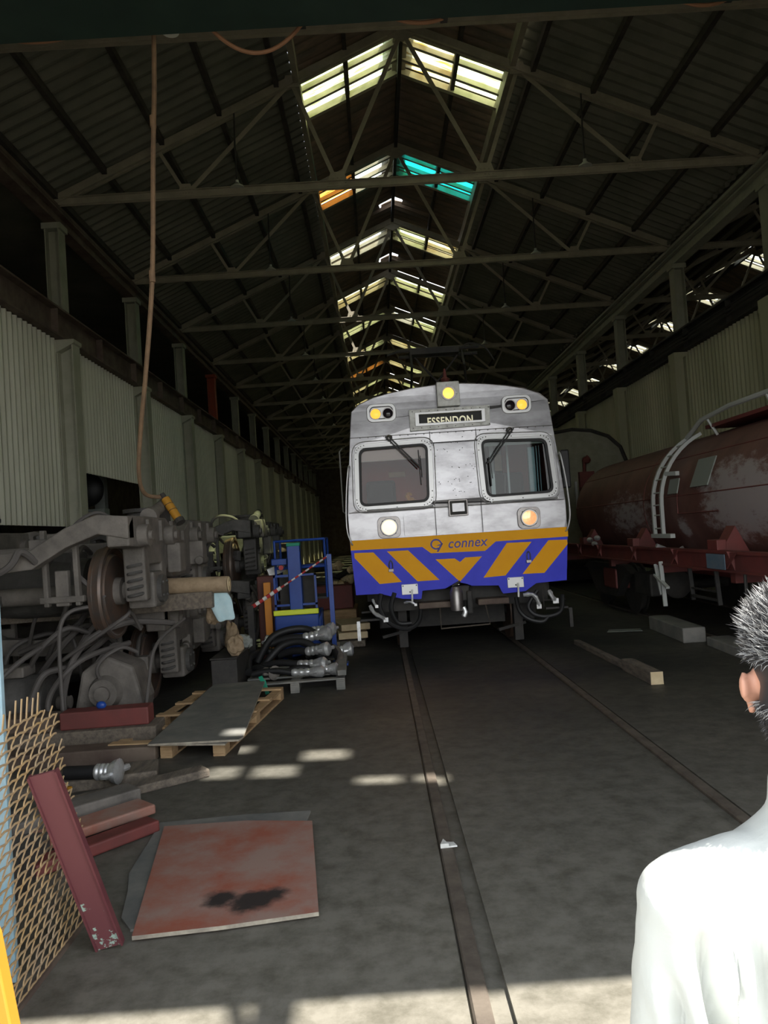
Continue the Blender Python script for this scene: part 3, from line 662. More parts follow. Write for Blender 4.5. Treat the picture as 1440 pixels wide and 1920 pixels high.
# operator's lettering and loop mark
tx = bpy.data.curves.new('t', 'FONT'); tx.body = 'connex'; tx.size = .185; tx.shear = .22; tx.offset = .0022; tx.extrude = .001; tx.space_character = 1.04
curve_obj('operator_lettering', tx, 'navy', ap, lambda a, b, c: F(-.165+a*.93, 1.452+b+a*.0, WP-.0015-c))
def ribbon(pts, w0):
    Lp, Rp = [], []
    for i, p in enumerate(pts):
        a = V(pts[max(i-1,0)]); b = V(pts[min(i+1, len(pts)-1)]); d = (b-a).normalized(); nn = V((-d.y, d.x)); Lp.append(tuple(V(p)+nn*w0/2)); Rp.append(tuple(V(p)-nn*w0/2))
    return Lp+Rp[::-1]
lc = (-.318, 1.515); r_ = .062
arc = [(lc[0]+r_*1.08*cos(R(a)), lc[1]+r_*sin(R(a))) for a in range(300, 40, -12)]
arc = arc+[(-.262, 1.548), (-.235, 1.508)]
curve_plate('operator_mark', [ribbon(arc, .022)], [], .003, 'navy', ap, lambda a, b, c: F(a, b, WP-.0015+c))
curve_plate('operator_mark', [[(-.335, 1.494), (-.222, 1.522), (-.292, 1.408), (-.318, 1.415), (-.268, 1.494)]], [], .003, 'navy', ap, lambda a, b, c: F(a, b, WP-.0015+c))
for u in (-.945, .912):
    mb = MB(); mb.box(F(u-.035, 1.185, -.05), F(u+.035, 1.225, .0)); hd = obj('lamp_iron', mb, 'steel2', ap, bevel=.004)
    mb = MB(); mb.tube(spline([F(u-.02, 1.21, -.03), F(u-.022, 1.30, -.035), F(u, 1.335, -.035), F(u+.022, 1.30, -.035), F(u+.02, 1.21, -.03)], 6), .008, 6); obj('loop', mb, 'steel', hd, smooth=True)
for u in (-.712, .714):
    mb = MB(); mb.box(F(u-.11, .865, -.035), F(u+.11, 1.005, -.01)); br_ = obj('jumper_bracket', mb, 'frame', ap, bevel=.004)
    mb = MB(); [mb.cyl(F(u+a, z, -.036), F(u+a, z, -.045), .009, n=8) for a in (-.09, .09) for z in (.985,)]; mb.cyl(F(u, .90, -.036), F(u, .90, -.045), .01, n=8); obj('bolts', mb, 'dark', br_)
    mb = MB(); mb.bar(F(u+.03, .93, -.05), F(u+.02, .74, -.07), .022, .012); obj('hanging_strap', mb, 'white', br_)
sc = MB(); random.seed(3)
for k in range(46):
    u = random.choice([random.uniform(-.5, -.05), random.uniform(.1, .5), random.uniform(.95, 1.38)]); z = (.925 if abs(u) < .6 else .94)+random.uniform(-.0, .03)
    sc.box(F(u, z, -.0105), F(u+random.uniform(.008, .03), z+random.uniform(.003, .012), -.008))
obj('paint_chips', sc, 'silver', ap)
# equipment cover between the windows
mb = MB(); mb.box(F(-.118, 1.878, -.03), F(.145, 2.098, .03)); ec = obj('socket_cover', mb, 'steel2', TR, bevel=.006)
curve_plate('cover_frame', [rrect(-.10, 1.895, .128, 2.082, .008, 2)], [rrect(-.07, 1.935, .098, 2.05, .008, 2)], .012, 'dark', ec, lambda a, b, c: F(a, b, -.034+c))
mb = MB(); mb.box(F(-.068, 1.937, -.036), F(.096, 2.048, -.03)); obj('cover_plate', mb, 'steel', ec)
curve_plate('access_panel', [rrect(-.73, 1.66, -.42, 1.92, .01, 2)], [], .006, 'steel', TR, lambda a, b, c: F(a, b, facez(.6, 1.8)-.003+c))
# wipers
for (u0, z0, u1, z1, ub, zb0, zb1) in ((-.885, 3.005, -.475, 2.555, -.475, 2.80, 2.33), (.815, 3.005, .462, 2.56, .47, 2.64, 2.25)):
    wp = MB(); wp.ell(F(u0-.03*(1 if u0 < 0 else -1)*-1, z0-.01, facez(u0, z0)-.02), (.045, .03, .045), 12, 8); wpo = obj('wiper_pivot', wp, 'steel2', TR, smooth=True)
    for d in (-.022, .022):
        mb = MB(); mb.bar(F(u0+d, z0+.01, facez(u0, z0)-.05), F(u1+d, z1, facez(u1, z1)-.05), .012, .018); obj('wiper_arm', mb, 'black', wpo)
    mb = MB(); mb.bar(F(ub, zb0, facez(ub, zb0)-.045), F(ub+.01, zb1, facez(ub, zb1)-.04), .014, .02); mb.bar(F(ub+.02, zb0-.08, facez(ub, zb0)-.05), F(ub+.03, zb1+.1, facez(ub, zb1)-.045), .010, .014); obj('wiper_blade', mb, 'black', wpo)
# mirror on the right cab side
mb = MB(); mb.box(F(1.50, 2.17, .20), F(1.62, 2.70, .26)); mi = obj('wing_mirror', mb, 'black', TR, bevel=.02)
mb = MB(); mb.tube([F(1.42, 2.55, .2), F(1.55, 2.55, .23)], .012, 6); mb.tube([F(1.45, 2.3, .2), F(1.55, 2.3, .23)], .012, 6); obj('mirror_arm', mb, 'dark', mi)
mb = MB(); mb.tube([F(-1.52, 2.95, .5), F(-1.56, 2.9, .5), F(-1.56, 2.05, .5), F(-1.50, 2.0, .5)], .011, 6); obj('door_grab_rail', mb, 'frame', TR)
# cab interior
mb = MB(); mb.box(F(-1.36, 1.70, .12), F(1.36, 1.98, .75)); obj('driving_desk', mb, 'cabdark', TR, bevel=.02)
mb = MB(); mb.box(F(-1.36, 1.6, 1.75), F(.35, 3.35, 1.8)); mb.box(F(.95, 1.6, 1.75), F(1.34, 3.35, 1.8)); mb.box(F(-1.36, 1.55, .1), F(1.36, 1.6, 1.8)); pw = obj('cab_partition', mb, 'cabred', TR)
mb = MB(); mb.box(F(-.86, 2.58, 1.72), F(-.60, 2.66, 1.74)); obj('notice_plate', mb, 'woodend', pw)
mb = MB(); mb.box(F(-1.34, 3.3, .1), F(1.34, 3.33, 1.8)); obj('cab_ceiling', mb, 'cabdark', TR)
mb = MB(); mb.box(F(-1.29, 2.70, .10), F(-.36, 2.90, .105)); mb.tube([F(-1.29, 2.70, .10), F(-.36, 2.70, .10)], .008, 6); obj('sun_blind', mb, 'blindw', TR)
mb = MB(); mb.box(F(.39, 2.80, .10), F(1.28, 2.90, .105)); obj('sun_blind', mb, 'blindw', TR)
for u, m in ((-1.0, 'cabdark'), (.95, 'cabdark')):
    mb = MB(); mb.cb(F(u, 1.86, 1.05), (.46, .46, .10)); st = obj('driver_seat', mb, m, TR, bevel=.04)
    mb = MB(); mb.cb(F(u, 2.2, 1.28), (.44, .10, .62), rx=R(-8)); obj('backrest', mb, m, st, bevel=.045)
mb = MB(); mb.box(F(.62, 1.98, .9), F(.68, 3.3, .93)); mb.box(F(.92, 1.98, 1.2), F(.95, 3.3, 1.23)); mb.tube([F(.50, 2.05, .5), F(.46, 2.6, .45)], .014, 6); mb.tube([F(.76, 2.1, .6), F(.78, 2.45, .6)], .012, 6); obj('grab_pole', mb, 'frame', TR)
mb = MB(); mb.box(F(1.08, 2.08, .35), F(1.17, 2.78, .40)); mb.box(F(1.20, 2.1, .4), F(1.215, 2.8, .41)); mb.box(F(1.24, 2.1, .4), F(1.25, 2.8, .41)); obj('door_pillar', mb, 'cloth', TR)
mb = MB(); mb.box(F(.66, 2.50, .7), F(.76, 2.74, .72)); obj('control_card', mb, 'kraft', TR)
gl_ = MB(); gl_.tube(spline([F(-.66, 2.21, .14), F(-.63, 2.15, .13), F(-.58, 2.13, .12), F(-.55, 2.11, .12)], 4), [.035]*5+[.04]*4+[.025]*4, 8)
for k in range(4): gl_.tube([F(-.65+k*.018, 2.2, .13), F(-.67+k*.022, 2.25-.01*abs(k-1.5), .13)], .009, 6)
o = obj('work_glove', gl_, 'yellow', None, smooth=True); tag(o, 'crumpled yellow work glove lying inside the left cab windscreen', 'glove')
# underside: headstock, coupler, hoses, steps, bogie
mb = MB(); mb.box(F(-1.2, .62, .30), F(1.2, .95, .62)); mb.box(F(-1.3, .75, .62), F(1.3, .95, 20)); obj('underframe', mb, 'dark', TR)
for a, b_ in ((-.60, -.12), (.20, .62)):
    mb = MB(); mb.box(F(a, .655, .02), F(b_, .735, .30)); obj('buffer_beam', mb, 'runway', TR, bevel=.01)
mb = MB(); mb.lathe(F(-.10, .60, -.10), 'z', [(0, .02), (.02, .085), (.26, .09), (.30, .07), (.33, .06)], 20)
cpl = obj('coupler', mb, 'steel2', TR, smooth=40)
mb = MB(); mb.cb(F(-.03, .84, .05), (.22, .3, .20)); mb.cb(F(.07, .72, -.08), (.07, .16, .30)); mb.bar(F(-.15, .94, -.05), F(-.03, 1.0, -.03), .03, .03); obj('coupler_head', mb, 'dark', cpl, bevel=.02)
mb = MB(); mb.tube(spline([F(-.02, .66, -.14), F(-.0, .60, -.15), F(-.03, .53, -.15)], 4), [.03]*4+[.035]*4+[.02], 8); obj('coupling_cock', mb, 'silver', cpl, smooth=True)
mb = MB(); mb.tube([F(-.30, .70, .3), F(-.30, .34, .3), F(.38, .36, .3), F(.32, .70, .3)], .012, 6); obj('safety_loop', mb, 'rail', TR)
for pts, m in (([F(-1.10, .90, -.03), F(-1.13, .72, -.06), F(-1.02, .52, -.10), F(-.80, .42, -.10), F(-.62, .50, -.05), F(-.57, .72, .1)], 'black'),
               ([F(-.92, .90, -.02), F(-.98, .70, -.05), F(-.90, .50, -.02), F(-.72, .48, 0)], 'black'),
               ([F(.72, .72, .05), F(.74, .55, -.05), F(.85, .44, -.10), F(1.02, .40, -.12), F(1.10, .46, -.1)], 'black'),
               ([F(1.00, .80, .0), F(.86, .62, -.05), F(.92, .50, -.08), F(1.10, .46, -.1), F(1.28, .52, -.08), F(1.34, .72, .0)], 'black')):
    mb = MB(); mb.tube(spline(pts, 7), .030, 8); hs_ = obj('brake_hose', mb, m, TR, smooth=True)
for pts, r in (([F(-1.26, .76, -.07), F(-1.21, .66, -.09), F(-1.12, .60, -.11), F(-1.06, .56, -.12)], .024), ([F(-.80, .76, -.04), F(-.72, .77, -.07), F(-.65, .73, -.08)], .013),
               ([F(.80, .76, -.06), F(.92, .76, -.09), F(.98, .68, -.1), F(.99, .60, -.1)], .024), ([F(1.15, .80, -.05), F(1.18, .72, -.08), F(1.22, .66, -.09)], .028), ([F(-1.22, .84, -.05), F(-1.20, .78, -.06), F(-1.17, .74, -.07)], .016)):
    mb = MB(); P = spline(pts, 4); mb.tube(P, [r*(1.35 if k % 4 == 2 else 1) for k in range(len(P))], 8); mb.cb(P[-1], (r*2.6, .04, r*2.4)); obj('hose_cock', mb, 'silver', TR, smooth=40, label='bright metal hose cock')
for s in (-1, 1):
    mb = MB()
    mb.tube([F(s*1.10, .85, .1), F(s*1.10, .55, .1), F(s*1.40, .55, .0), F(s*1.43, .50, .0)], .014, 6); mb.tube([F(s*1.10, .66, .1), F(s*1.38, .66, .02)], .014, 6)
    mb.box(F(min(s*1.10, s*1.40), .545, -.02), F(max(s*1.10, s*1.40), .57, .16)); st = obj('cab_step', mb, 'dark', TR)
    mb = MB(); mb.cb(F(s*1.43, .42, -.01), (.045, .03, .26)); obj('rail_guard', mb, 'silver' if s < 0 else 'dark', TR)
    mb = MB(); mb.box(F(s*.82-.06, .08, .55), F(s*.82+.06, .6, .7)); mb.bar(F(s*.82-.3, .25, .5), F(s*.82+.1, .32, .6), .05, .04); obj('life_guard', mb, 'dark', TR)
    for w_ in (1.3, 3.7):
        mb = MB(); mb.lathe(F(s*.835-.07, .46, w_), 'x', [(0, .44), (.13, .45), (.131, .40), (.14, .1)], 32); obj('wheel', mb, 'wheel', TR, smooth=30)
    mb = MB(); mb.box(F(s*1.0-.12, .35, .8), F(s*1.0+.12, .65, 4.3)); mb.box(F(s*1.0-.15, .3, 1.1), F(s*1.0+.15, .6, 1.5)); obj('bogie_frame', mb, 'dark', TR)
mb = MB(); mb.box(F(-.7, .3, 1.0), F(.7, .55, 1.9)); mb.cyl(F(-.8, .46, 1.3), F(.8, .46, 1.3), .09); obj('traction_motor', mb, 'dark', TR)
# roof gear
mb = MB(); mb.lathe(F(.03, 3.68, .75), 'z', [(0, .09), (.04, .09), (.05, .05), (.09, .085), (.11, .05), (.15, .085), (.17, .05), (.21, .07), (.24, .03), (.36, .012)], 16); obj('roof_insulator', mb, 'under', TR, smooth=40)
mb = MB()
for s in (-1, 1):
    mb.tube([F(s*.55+.2, 3.8, 3.8), F(s*.42+.05, 4.35, 1.9), F(s*.42+.05, 4.62, 2.1)], .02, 6)
mb.tube([F(-.55, 4.66, 2.1), F(.75, 4.66, 2.1)], .03, 6); mb.tube([F(-.75, 4.60, 2.1), F(-.55, 4.66, 2.1)], .02, 6); mb.tube([F(-.55, 4.60, 2.3), F(.75, 4.60, 2.3)], .03, 6)
mb.box(F(-.38, 4.58, 2.05), F(.42, 4.68, 2.35)); mb.tube(spline([F(.42, 4.64, 2.1), F(.6, 4.72, 2.1), F(.85, 4.66, 2.15), F(1.0, 4.45, 2.2)], 5), .012, 6)
mb.tube([F(-.3, 3.75, 2.4), F(.4, 4.55, 2.15)], .015, 6); mb.tube([F(.4, 3.75, 2.4), F(-.3, 4.55, 2.15)], .015, 6)
obj('pantograph', mb, 'dark', TR)

# ------------------------------------------------------------------ RED TANK WAGON (right)
TW = thing('tank_wagon', 'oxide red railway tank wagon with a white curved ladder, right of the train', 'wagon', (T2, 11, 0))
tc_z, tr_ = 1.86, 1.03
YA, YBk = 5.2, 16.6
tm = bpy.data.materials.new('tank_scuffed'); tm.use_nodes = True; nt = tm.node_tree; b = nt.nodes['Principled BSDF']
t = nt.nodes.new('ShaderNodeTexCoord'); mp = nt.nodes.new('ShaderNodeMapping'); mp.inputs['Scale'].default_value = (1, .55, 1.3); mp.inputs['Rotation'].default_value = (R(30), 0, 0); nt.links.new(t.outputs['Object'], mp.inputs[0])
class _T: outputs = {'Object': mp.outputs[0]}
a1 = noise(nt, _T, 1.1, 3, .5); a2 = noise(nt, _T, 6, 8, .75); a3 = noise(nt, t, 2, 5)
base = ramp(nt, a3.outputs[0], .35, (.115, .048, .040), .7, (.19, .085, .070))
s1 = nt.nodes.new('ShaderNodeMath'); s1.operation = 'MULTIPLY'; nt.links.new(a1.outputs[0], s1.inputs[0]); nt.links.new(a2.outputs[0], s1.inputs[1])
# flaking is limited to two big patches of the near flank
sxyz = nt.nodes.new('ShaderNodeSeparateXYZ'); nt.links.new(t.outputs['Object'], sxyz.inputs[0])
def blob(yc, zc, ry, rz_):
    def mth(op, i0, i1):
        q = nt.nodes.new('ShaderNodeMath'); q.operation = op
        for k, v in ((0, i0), (1, i1)):
            if isinstance(v, (int, float)): q.inputs[k].default_value = v
            else: nt.links.new(v, q.inputs[k])
        return q.outputs[0]
    dy = mth('DIVIDE', mth('SUBTRACT', sxyz.outputs['Y'], yc), ry); dz = mth('DIVIDE', mth('SUBTRACT', sxyz.outputs['Z'], zc), rz_)
    d = mth('ADD', mth('MULTIPLY', dy, dy), mth('MULTIPLY', dz, dz)); return mth('SUBTRACT', 1.0, d), mth
d1, mth = blob(9.1-11, 1.85, 1.25, .55); d2, _ = blob(13.2-11, 1.75, 1.3, .4); d3, _ = blob(10.95-11, 1.52, .22, .16)
d2 = mth('MULTIPLY', d2, .6); msk = mth('MAXIMUM', mth('MAXIMUM', d1, d2), mth('MULTIPLY', d3, .8))
msk = mth('ADD', msk, mth('MULTIPLY', mth('SUBTRACT', a2.outputs[0], .5), 3.2))
rr = ramp(nt, msk, .08, (0, 0, 0), .60, (.85, .85, .85))
mxx = nt.nodes.new('ShaderNodeMix'); mxx.data_type = 'RGBA'; nt.links.new(rr.outputs[0], mxx.inputs[0]); nt.links.new(base.outputs[0], mxx.inputs[6]); mxx.inputs[7].default_value = (.40, .36, .36, 1)
nt.links.new(mxx.outputs[2], b.inputs['Base Color']); b.inputs['Roughness'].default_value = .55
mb = MB(); mb._lathe2(V((T2, 0, tc_z)), V((0, 1, 0)), [(YA-.35, .01), (YA-.33, .45), (YA-.2, .85), (YA, tr_), (YBk, tr_), (YBk+.2, .85), (YBk+.33, .45), (YBk+.35, .01)], 56)
obj('barrel', mb, tm, TW, smooth=40)
mb = MB()
for y in (8.25, 12.4): mb._lathe2(V((T2, 0, tc_z)), V((0, 1, 0)), [(y-.012, tr_-.02), (y-.012, tr_+.004), (y+.012, tr_+.004), (y+.012, tr_-.02)], 56)
def onbar(ang, y, d=0): a = R(ang); return V((T2-(tr_+d)*cos(a), y, tc_z+(tr_+d)*sin(a)))
for ang in (6, 40): mb.tube([onbar(ang, YA, .002), onbar(ang, YBk, .002)], .008, 4)
obj('weld_seam', mb, 'under', TW)
# ladder
ld = thing('ladder', '', 'x', (0, 0, 0)); [ld.__delitem__(k) for k in ('label', 'category')]; ld.parent = TW; ld.location = -TW.location
for y in (11.38, 11.72):
    mb = MB(); mb.bar((T2-tr_-.09, y, 1.38), (T2-tr_-.09, y, tc_z), .05, .05, up=(0, 1, 0))
    for k in range(10): mb.bar(onbar(k*6.6, y, .09), onbar((k+1)*6.6, y, .09), .05, .05, up=(0, 1, 0))
    obj('stile', mb, 'walk', ld)
for k in range(9): mb = MB(); q_ = onbar(max(0, -22+k*10.5), 11.38, .09)-V((0, 0, .35 if k == 0 else .15 if k == 1 else 0)); mb.tube([q_, q_+V((0, .34, 0))], .012, 6); obj('rung', mb, 'walk', ld)
mb = MB(); mb.bar(onbar(24, 11.36, .09), onbar(24, 11.05, .04), .06, .06); mb.bar((T2-tr_-.10, 11.78, 1.40), (T2-tr_-.10, 11.0, 1.40), .07, .06); obj('ladder_bracket', mb, 'walk', ld)
# walkway along the top, hatches
mb = MB(); mb.tube([onbar(62, 11.7, .10), V((T2-.55, 11.1, tc_z+tr_+.16)), V((T2-.55, 10.2, tc_z+tr_+.22)), V((T2-.55, YA, tc_z+tr_+.22))], .035, 8)
mb.tube([V((T2-.55, 10.9, tc_z+tr_+.14)), onbar(66, 10.9)], .02, 6); mb.tube([V((T2-.55, 9.2, tc_z+tr_+.2)), onbar(66, 9.2)], .03, 6); mb.tube([V((T2-.55, 7.4, tc_z+tr_+.2)), onbar(66, 7.4)], .03, 6)
obj('walkway_handrail', mb, 'walk', TW, smooth=40)
mb = MB(); mb.box((T2-.5, YA, tc_z+tr_+.02), (T2+.5, 11.1, tc_z+tr_+.07)); obj('walkway', mb, 'under', TW)
mb = MB(); mb.lathe((T2-.1, 8.9, tc_z+tr_+.05), 'z', [(0, .34), (.22, .34), (.24, .38), (.30, .38), (.34, .2)], 28); obj('filler_hatch', mb, 'black', TW, smooth=40)
# hazard plate holders on the barrel
for y0, y1, a0, a1, m in ((9.95, 10.5, 11, 33, 'plate'), (10.95, 11.3, 8, 20, 'plate')):
    mb = MB(); P_ = [onbar(a0, y0, .03), onbar(a0, y1, .03), onbar(a1, y1, .03), onbar(a1, y0, .03)]; Q_ = [onbar(a0, y0, .015), onbar(a0, y1, .015), onbar(a1, y1, .015), onbar(a1, y0, .015)]
    mb.add(P_+Q_, [(0,1,2,3),(7,6,5,4),(0,4,5,1),(1,5,6,2),(2,6,7,3),(3,7,4,0)]); obj('placard', mb, m, TW)
mb = MB(); P_ = [onbar(-8, 9.7, .012), onbar(-8, 11.0, .012), onbar(12, 11.0, .012)]; mb.tube(P_, .008, 4); obj('reinforcing_pad_edge', mb, 'under', TW)
# underframe
XN = 4.10
mb = MB()
for s in (-1, 1):
    x = T2+s*1.22; mb.box((x-.03, YA-.6, .99), (x+.03, YBk+.6, 1.23)); mb.box((x-.06, YA-.6, 1.20), (x+.06, YBk+.6, 1.235)); mb.box((x-.07, YA-.6, .985), (x+.07, YBk+.6, 1.01))
mb.box((T2-.35, YA-.6, .75), (T2+.35, YBk+.6, .85))
for y in [YA-.6, YA+2, 9.0, 11.4, 13.8, YBk+.5]: mb.box((T2-1.2, y, .85), (T2+1.2, y+.12, 1.0))
uf = obj('underframe', mb, 'under', TW)
for y in (7.3, 8.9, 10.6, 12.3, 14.2, 15.6):
    mb = MB(); x = XN; mb.add([(x, y-.02, 1.22), (x, y+.02, 1.22), (x-.0, y+.02, 1.0), (x, y-.02, 1.0), (x-.09, y-.02, 1.24), (x-.09, y+.02, 1.24)], [(0,3,4),(1,5,2),(0,4,5,1),(3,2,5,4),(0,1,2,3)]); 
    mb.prism([(y-.18, 1.225), (y+.10, 1.225), (y+.10, 1.02)], 'x', x-.055, x-.035); obj('gusset', mb, 'under', uf)
for y in (6.6, 9.5, 12.6, 15.6):
    mb = MB(); mb.prism([(T2-1.12, 1.2), (T2-1.12, 1.30), (T2-.98, 1.52), (T2-.80, 1.15), (T2-.3, .86), (T2+.3, .86), (T2+.8, 1.15), (T2+.98, 1.52), (T2+1.12, 1.30), (T2+1.12, 1.2), (T2, .8)], 'y', y-.12, y+.12); obj('saddle', mb, 'under', TW)
    mb = MB(); mb.box((XN+.02, y-.14, 1.23), (XN+.14, y+.14, 1.36)); obj('saddle_block', mb, 'under', TW, bevel=.01)
mb = MB(); mb.box((XN-.085, 8.95, 1.02), (XN-.078, 9.45, 1.20)); obj('data_plate', mb, 'blueplate', TW)
mb = MB(); mb.tube(spline([onbar(-36, 11.35, .06), onbar(-40, 11.35, .08)+V((0,0,-.06)), V((XN-.02, 11.3, 1.27))], 4), [.03]*3+[.045]*3+[.03]*3, 10); obj('drain_valve', mb, 'silver', TW, smooth=True)
for yy, zz in ((14.6, 1.25), (14.9, 1.32), (14.4, 1.36)): mb = MB(); mb.ell((XN+.0, yy, zz), (.06, .09, .05), 10, 6); obj('end_valve', mb, 'silver', TW, smooth=True)
# handbrake with white lever, hangers
mb = MB(); c = V((XN-.05, 11.15, .82)); mb.bar(c+V((0, .16, .17)), c+V((0, -.02, -.26)), .03, .055, up=(1,0,0)); mb.bar(c+V((0, -.05, .22)), c+V((0, -.12, -.42)), .03, .055, up=(1,0,0)); mb.bar(c+V((-.02, .16, .02)), c+V((-.02, -.32, -.14)), .03, .05, up=(1,0,0)); obj('handbrake_lever', mb, 'walk', TW)
mb = MB()
for y in (9.45, 10.25): mb.bar((XN+.02, y, 1.0), (XN+.02, y-.06, .56), .03, .05, up=(1,0,0))
mb.bar((XN+.02, 10.2, .62), (XN+.02, 9.4, .62), .03, .05, up=(1,0,0)); mb.bar((XN+.02, 10.2, .72), (XN+.02, 9.4, .72), .02, .03, up=(1,0,0)); obj('side_step', mb, 'dark', TW)
mb = MB(); mb.bar((XN, 8.6, .72), (XN, 8.65, .5), .03, .03); mb.ell((XN-.02, 8.62, .70), (.02, .06, .03), 8, 6); obj('release_handle', mb, 'white', TW)
mb = MB(); mb.tube([(XN, 8.65, 1.0), (XN, 8.65, .68), (XN, 7.6, .68), (XN, 7.6, 1.0)], .02, 6); obj('pipe_run', mb, 'dark', TW)
for y in (6.3, 8.1, 13.6, 15.4):
    for s in (-1, 1):
        mb = MB(); x = T2+s*.835; mb.lathe((x-.07, y, .46), 'x', [(0, .44), (.03, .44), (.031, .38), (.11, .38), (.111, .45), (.14, .45)] if s > 0 else [(0, .45), (.03, .45), (.031, .38), (.11, .38), (.111, .44), (.14, .44)], 32); obj('wheel', mb, 'dark', TW, smooth=30)
    mb = MB(); mb.cyl((T2-.9, y, .46), (T2+.9, y, .46), .08); obj('axle', mb, 'dark', TW)
for y0 in (5.7, 13.0):
    for s in (-1, 1):
        x = T2+s*1.05; mb = MB(); mb.prism([(y0, .75), (y0+.3, .75), (y0+.9, .3), (y0+2.1, .3), (y0+2.7, .75), (y0+3, .75), (y0+2.6, .88), (y0+.4, .88)], 'x', x-.07, x+.07); obj('bogie_side', mb, 'dark', TW)
mb = MB(); mb.lathe((T2-.75, 11.9, .62), 'y', [(0, .1), (.05, .22), (.9, .22), (.95, .1)], 20); obj('air_reservoir', mb, 'dark', TW, smooth=40)
for (y, m) in ((14.15, 'redp'), (12.4, 'dark')):
    mb = MB(); mb.cb((XN+.25, y, .62), (.3, .75, .36)); obj('equipment_box', mb, 'under' if m == 'redp' else 'dark', TW, bevel=.03)
# concrete blocks lying beside the wagon
for i, (x, y, l, lab) in enumerate(((4.12, 10.9, 1.5, 'long grey concrete block on the floor under the tank wagon handbrake'), (4.22, 9.1, 1.5, 'low concrete block on the floor nearest the camera beside the tank wagon'))):
    mb = MB(); mb.cb((x, y, .10 if i == 0 else .06), (.30, l, .20 if i == 0 else .12), rz=R(-3)); tag(obj('concrete_block', mb, 'concrete', bevel=.015), lab, 'block', None)

# ------------------------------------------------------------------ CARRIAGE BEHIND THE TANK WAGON
t = thing('railway_carriage', 'dull green round-roofed carriage standing behind the tank wagon', 'train', (5.35, 20.5, 0))
prof = [(1.42, .9), (1.45, 2.2), (1.42, 3.1), (1.25, 3.6), (.95, 3.9), (.5, 4.08), (0, 4.14)]; prof = prof+[(-a, b_) for a, b_ in prof[-2::-1]]
mb = MB(); mb.prism([(5.35+a, b_) for a, b_ in prof], 'y', 20.5, 36); obj('body', mb, 'loco', t, smooth=30)
mb = MB(); P_ = [(5.35+a*1.01, 20.42, b_+.01) for a, b_ in prof]; mb.tube(P_, .05, 6); obj('roof_edge', mb, 'dark', t)
mb = MB(); mb.box((5.9, 20.44, 2.5), (6.5, 20.5, 2.55)); mb.box((5.9, 20.44, 2.65), (6.5, 20.5, 2.7)); mb.box((5.85, 20.3, 2.0), (6.7, 20.5, 2.4)); obj('end_louvre', mb, 'dark', t)
mb = MB(); mb.box((5.45, 20.35, 1.1), (5.85, 20.5, 3.0)); dr = obj('end_door', mb, 'under', t)
mb = MB(); mb.box((5.30, 20.3, 1.7), (5.36, 20.34, 2.75)); obj('handrail', mb, 'frame', t)
mb = MB(); mb.tube([(5.6, 20.4, 3.0), (5.6, 20.3, 3.3), (5.7, 20.3, 3.4)], .05, 8); mb.ell((5.65, 20.3, 3.3), (.12, .1, .1), 10, 6); obj('horn', mb, 'under', t)
mb = MB(); mb.box((4.0, 20.6, .6), (6.7, 35.9, .9)); mb.box((4.6, 21.5, .05), (6.1, 24, .6)); obj('underframe', mb, 'dark', t)

